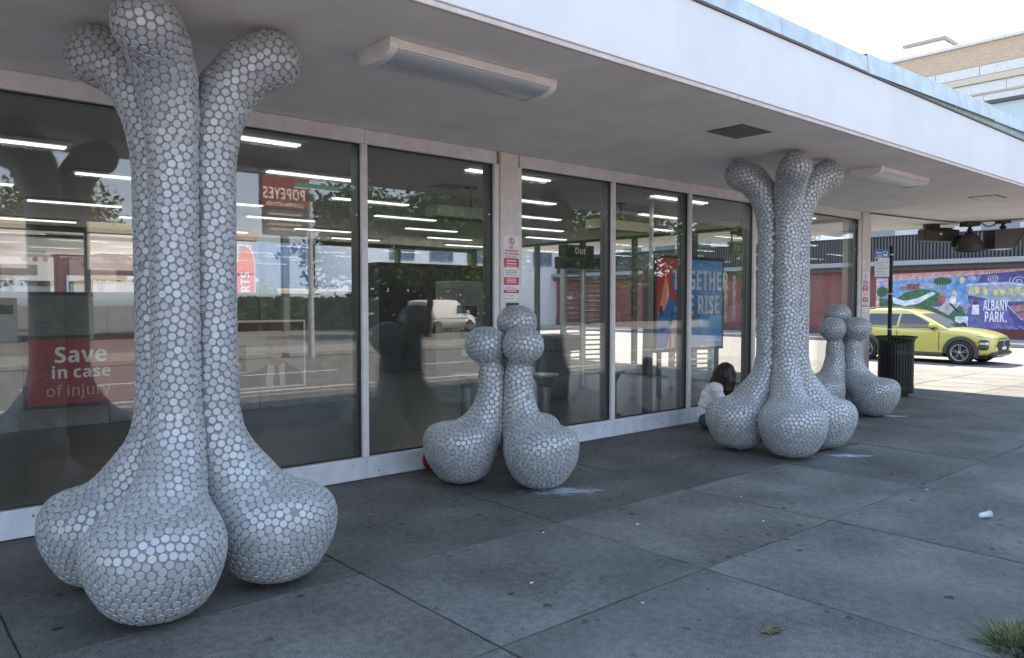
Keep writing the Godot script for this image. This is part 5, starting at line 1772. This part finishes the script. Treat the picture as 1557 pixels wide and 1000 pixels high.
func materials() -> void:
	var n1 := noise_img(1, .012, 5, 512)
	var n2 := noise_img(2, .09, 3, 512)
	var n3 := noise_img(3, .35, 2, 512)
	var n4 := noise_img(4, .006, 4, 512)
	M["bump_fine"] = grey_tex(512, n3)
	mat("grout", L(.215, .22, .225), .9)
	var tl := mat("tile", Color(1, 1, 1), .45, .30)
	tl.vertex_color_use_as_albedo = true
	glass_mat("glass", .008, L(.3, .31, .3))
	mat("gasket", L(.02, .02, .022), .6)
	tri_mat("sill", tone_tex(512, [[n1, 1.0], [n2, .6], [n3, .4]], Color(.74, .75, .78), Color(.86, .87, .89)), .8, .55)
	tri_mat("frame", tone_tex(512, [[n1, 1.0], [n2, .5]], Color(.80, .775, .77), Color(.87, .845, .84)), .7, .5)
	tri_mat("pilaster", tone_tex(512, [[n1, 1.0], [n2, .4]], Color(.80, .76, .735), Color(.86, .825, .80)), .6, .6)
	mat("dark_frame", L(.10, .105, .1), .5, .3)
	tri_mat("concrete_wall", tone_tex(512, [[n1, 1.0], [n2, .6], [n3, .5]], Color(.33, .335, .33), Color(.46, .46, .445)), .5, .85)
	mat("ceiling", L(.30, .30, .29), .8)
	tri_mat("floor_in", tone_tex(512, [[n1, 1.0], [n2, .5], [n3, .5]], Color(.17, .185, .185), Color(.26, .28, .28)), .4, .32)
	tri_mat("soffit", tone_tex(512, [[n4, 1.0], [n1, .7], [n2, .35], [n3, .2]], Color(.84, .83, .815), Color(.91, .905, .89)), .35, .75)
	tri_mat("trim", tone_tex(512, [[n1, 1.0], [n2, .8]], Color(.74, .69, .66), Color(.84, .80, .78)), .9, .6)
	tri_mat("fascia", tone_tex(512, [[n4, 1.0], [n1, .8], [n3, .1]], Color(.82, .82, .825), Color(.855, .855, .86)), .3, .55)
	mat("roof", L(.3, .3, .3), .9)
	mat("trim_dark", L(.12, .11, .105), .7)
	var gv := tri_mat("galvanised", tone_tex(512, [[n1, 1.0], [n2, .3]], Color(.66, .69, .70), Color(.76, .785, .79)), .6, .42)
	gv.metallic = .55
	tri_mat("galvanised_old", tone_tex(512, [[n1, 1.0], [n2, 1.0]], Color(.42, .50, .48), Color(.72, .78, .76)), 1.6, .6).metallic = .3
	mat("hatch", L(.16, .15, .15), .8)
	tri_mat("fixture", tone_tex(512, [[n1, 1.0], [n2, .6]], Color(.83, .81, .80), Color(.90, .88, .87)), .9, .5)
	mat("lens", L(.42, .46, .50), .25, 0.0, .5)

func sidewalk_texture() -> ImageTexture:
	var sz := 2048
	var a := noise_img(21, .004, 5, sz)
	var b := noise_img(22, .05, 3, sz)
	var c := noise_img(23, .45, 1, sz)
	var d := noise_img(24, .0016, 3, sz)
	var out := PackedByteArray()
	out.resize(sz * sz)
	for i in sz * sz:
		var s := 94.0 + (a[i] - 128) * .14 + (b[i] - 128) * .11 + (c[i] - 128) * .24 + (d[i] - 128) * .07
		if c[i] > 214: s += 22.0
		out[i] = clampi(int(s), 0, 255)
	# chewing-gum spots and drips: dark, outlined, part of the pavement
	var r := RandomNumberGenerator.new()
	r.seed = 5
	for k in 760:
		var cx := r.randi() % sz
		var cy := r.randi() % sz
		var rr := 1.2 + 6.3 * pow(r.randf(), 2.2)
		var el := r.randf_range(.6, 1.0)
		var dark := r.randf_range(18.0, 52.0)
		for y in range(-8, 9):
			for x in range(-8, 9):
				var q := sqrt(x * x + y * y / (el * el)) - rr + sin(atan2(y, x) * 3.0 + k) * .9
				if q < .5:
					var i := posmod(cx + x, sz) + sz * posmod(cy + y, sz)
					out[i] = maxi(0, int(out[i] - dark * clampf(.5 - q, 0, 1)))
	# hairline cracks and scuffs
	for k in 26:
		var p := Vector2(r.randf() * sz, r.randf() * sz)
		var dir := r.randf() * TAU
		for st in r.randi_range(60, 360):
			dir += r.randfn(0, .22)
			p += Vector2(cos(dir), sin(dir))
			var i := posmod(int(p.x), sz) + sz * posmod(int(p.y), sz)
			out[i] = maxi(0, out[i] - (34 if k < 10 else 14))
	for k in 40:
		var p := Vector2(r.randf() * sz, r.randf() * sz)
		for st in 220:
			var q := p + Vector2(r.randfn(0, 16), r.randfn(0, 9))
			var i := posmod(int(q.x), sz) + sz * posmod(int(q.y), sz)
			out[i] = clampi(out[i] - 16 if k % 3 else out[i] + 14, 0, 255)
	var rgb := PackedByteArray()
	rgb.resize(sz * sz * 3)
	for i in sz * sz:
		var s := out[i]
		rgb[3 * i] = s; rgb[3 * i + 1] = s; rgb[3 * i + 2] = maxi(0, s - 2)
	return ImageTexture.create_from_image(Image.create_from_data(sz, sz, false, Image.FORMAT_RGB8, rgb))

func slab_mesh(x0: float, x1: float, z0: float, z1: float, top: float) -> MB:
	# a slab with a slightly ragged, chipped edge
	var out := PackedVector2Array()
	var cs := [P2(x0, z0), P2(x1, z0), P2(x1, z1), P2(x0, z1)]
	for e in 4:
		var a: Vector2 = cs[e]
		var b: Vector2 = cs[(e + 1) % 4]
		var nin := Vector2(-(b - a).y, (b - a).x).normalized()
		var n := 16
		for k in n:
			var cut := absf(rng.randfn(0, .0016)) + (rng.randf_range(.004, .014) if rng.randf() < .06 else 0.0)
			out.append(a.lerp(b, (k + (rng.randf_range(-.3, .3) if k > 0 else 0.0)) / n) + nin * cut + (Vector2(nin.y, -nin.x) * cut if k == 0 else Vector2.ZERO))
	var mb := MB.new()
	var i := 0
	for p in out: mb.vert(V(p.x, top, p.y), Vector3.UP)
	var idx := Geometry2D.triangulate_polygon(out)
	for k in range(0, idx.size(), 3):
		var a := out[idx[k]]; var b := out[idx[k + 1]]; var c := out[idx[k + 2]]
		if (b - a).cross(c - a) > 0.0: mb.tri(idx[k], idx[k + 2], idx[k + 1])
		else: mb.tri(idx[k], idx[k + 1], idx[k + 2])
	var mid := P2((x0 + x1) * .5, (z0 + z1) * .5)
	for k in out.size():
		var a := out[k]; var b := out[(k + 1) % out.size()]
		var a2 := a + (a - mid).normalized() * .0025; var b2 := b + (b - mid).normalized() * .0025
		mb.quad(V(b.x, top, b.y), V(a.x, top, a.y), V(a2.x, top - .12, a2.y), V(b2.x, top - .12, b2.y))
	return mb

func ground() -> void:
	var tx := sidewalk_texture()
	var slabs := []
	for k in 6:
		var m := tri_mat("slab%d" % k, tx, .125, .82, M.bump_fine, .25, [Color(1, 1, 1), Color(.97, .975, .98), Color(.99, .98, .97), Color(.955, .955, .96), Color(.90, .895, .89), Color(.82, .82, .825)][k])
		m.uv1_offset = Vector3(.13 * k, .29 * k, .37 * k)
		slabs.append(m)
	var asp := tri_mat("asphalt", tone_tex(512, [[noise_img(31, .02, 4, 512), 1.0], [noise_img(32, .4, 2, 512), 1.0]], Color(.40, .39, .38), Color(.50, .49, .47)), .35, .9)
	struct("road", bx(-300, 300, -.6, -.15, -300, 300), asp)
	var sw := struct("sidewalk", null, null)
	var xs := [-7.4, -4.2, -2.6, -1.0, .55, 2.25, 3.85, 5.4, 7.0, 8.6, 10.2, 11.8, 13.4, 15.0, 16.6, 18.2, 19.8]
	var zs := [0.0, 1.3, 3.4, 5.0, 6.4]
	for i in xs.size() - 1:
		for j in zs.size() - 1:
			var cut := [zs[j], zs[j + 1]]
			if j == 1 and i < 9:
				cut = [zs[j], 2.13, zs[j + 1]]
			for k in cut.size() - 1:
				var sink := rng.randf() * .006
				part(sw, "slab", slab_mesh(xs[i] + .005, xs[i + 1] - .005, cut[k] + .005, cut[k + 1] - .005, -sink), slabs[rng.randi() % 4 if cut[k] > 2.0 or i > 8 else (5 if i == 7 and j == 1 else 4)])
	for i in range(12, 16):
		for j in 8:
			part(sw, "slab", bx(xs[i] + .005, xs[i + 1] - .005, -.149, -rng.randf() * .006, -12.8 + j * 1.6 + .005, -11.2 + j * 1.6 - .005, .006), slabs[rng.randi() % 4])
	part(sw, "joint_filler", bx(-7.4, 19.8, -.148, -.018, .006, 6.394), mat("joint", L(.085, .082, .078), .95))
	part(sw, "joint_filler", bx(13.4, 19.8, -.147, -.019, -12.79, -.001), M.joint)

func _ready() -> void:
	rng.seed = 77
	# camera
	var cam := Camera3D.new()
	cam.name = "camera"
	cam.fov = 46.456
	cam.far = 900.0
	cam.near = .05
	add_child(cam)
	var yaw := deg_to_rad(40.8816)
	var pitch := deg_to_rad(-2.0647)
	cam.position = cam_pos
	cam.basis = Basis.looking_at(V(sin(yaw) * cos(pitch), sin(pitch), -cos(yaw) * cos(pitch)))
	cam.current = true
	# sky, exposure
	var env := Environment.new()
	env.background_mode = Environment.BG_SKY
	var sk := ProceduralSkyMaterial.new()
	sk.sky_top_color = Color(.56, .655, .78)
	sk.sky_horizon_color = Color(.83, .87, .91)
	sk.sky_curve = .18
	sk.ground_horizon_color = Color(.6, .62, .62)
	sk.ground_bottom_color = Color(.35, .34, .33)
	sk.sun_angle_max = 30.0
	env.sky = Sky.new()
	env.sky.sky_material = sk
	env.tonemap_mode = Environment.TONE_MAPPER_LINEAR
	env.tonemap_exposure = 3.6
	env.sdfgi_enabled = true; env.ssao_enabled = true; env.ssil_enabled = true
	var we := WorldEnvironment.new()
	we.name = "world_environment"
	we.environment = env
	add_child(we)
	# sun behind the building, to the right
	var sun := DirectionalLight3D.new()
	sun.name = "sun"
	sun.light_energy = 1.5
	sun.light_color = Color(1.0, .95, .87)
	sun.light_angular_distance = .55
	sun.shadow_enabled = true
	sun.basis = Basis.looking_at(-V(.70, 1.0, -.735).normalized())
	add_child(sun)
	font = SystemFont.new()
	font.font_names = PackedStringArray(["Droid Sans"])
	font_bold = SystemFont.new()
	font_bold.font_names = PackedStringArray(["Droid Sans"])
	font_bold.font_weight = 700
	materials()
	interior_materials()
	street_materials()
	person_materials()
	world_materials()
	ground()
	across()
	behind()
	mural_building()
	brick_building()
	station()
	soffit_light("long white half-round light fixture on the soffit nearest the camera", 3.07, 2.05)
	soffit_light("half-round light fixture on the soffit right of the far tall sculpture", 9.5, 2.05)
	soffit_light("half-round light fixture on the soffit at the far right end, beyond the camera cluster", 16.0, 2.05)
	sculptures()
	interior()
	notices()
	litter_bin()
	bus_stop()
	camera_cluster()
	yellow_car()
	woman()
	litter()
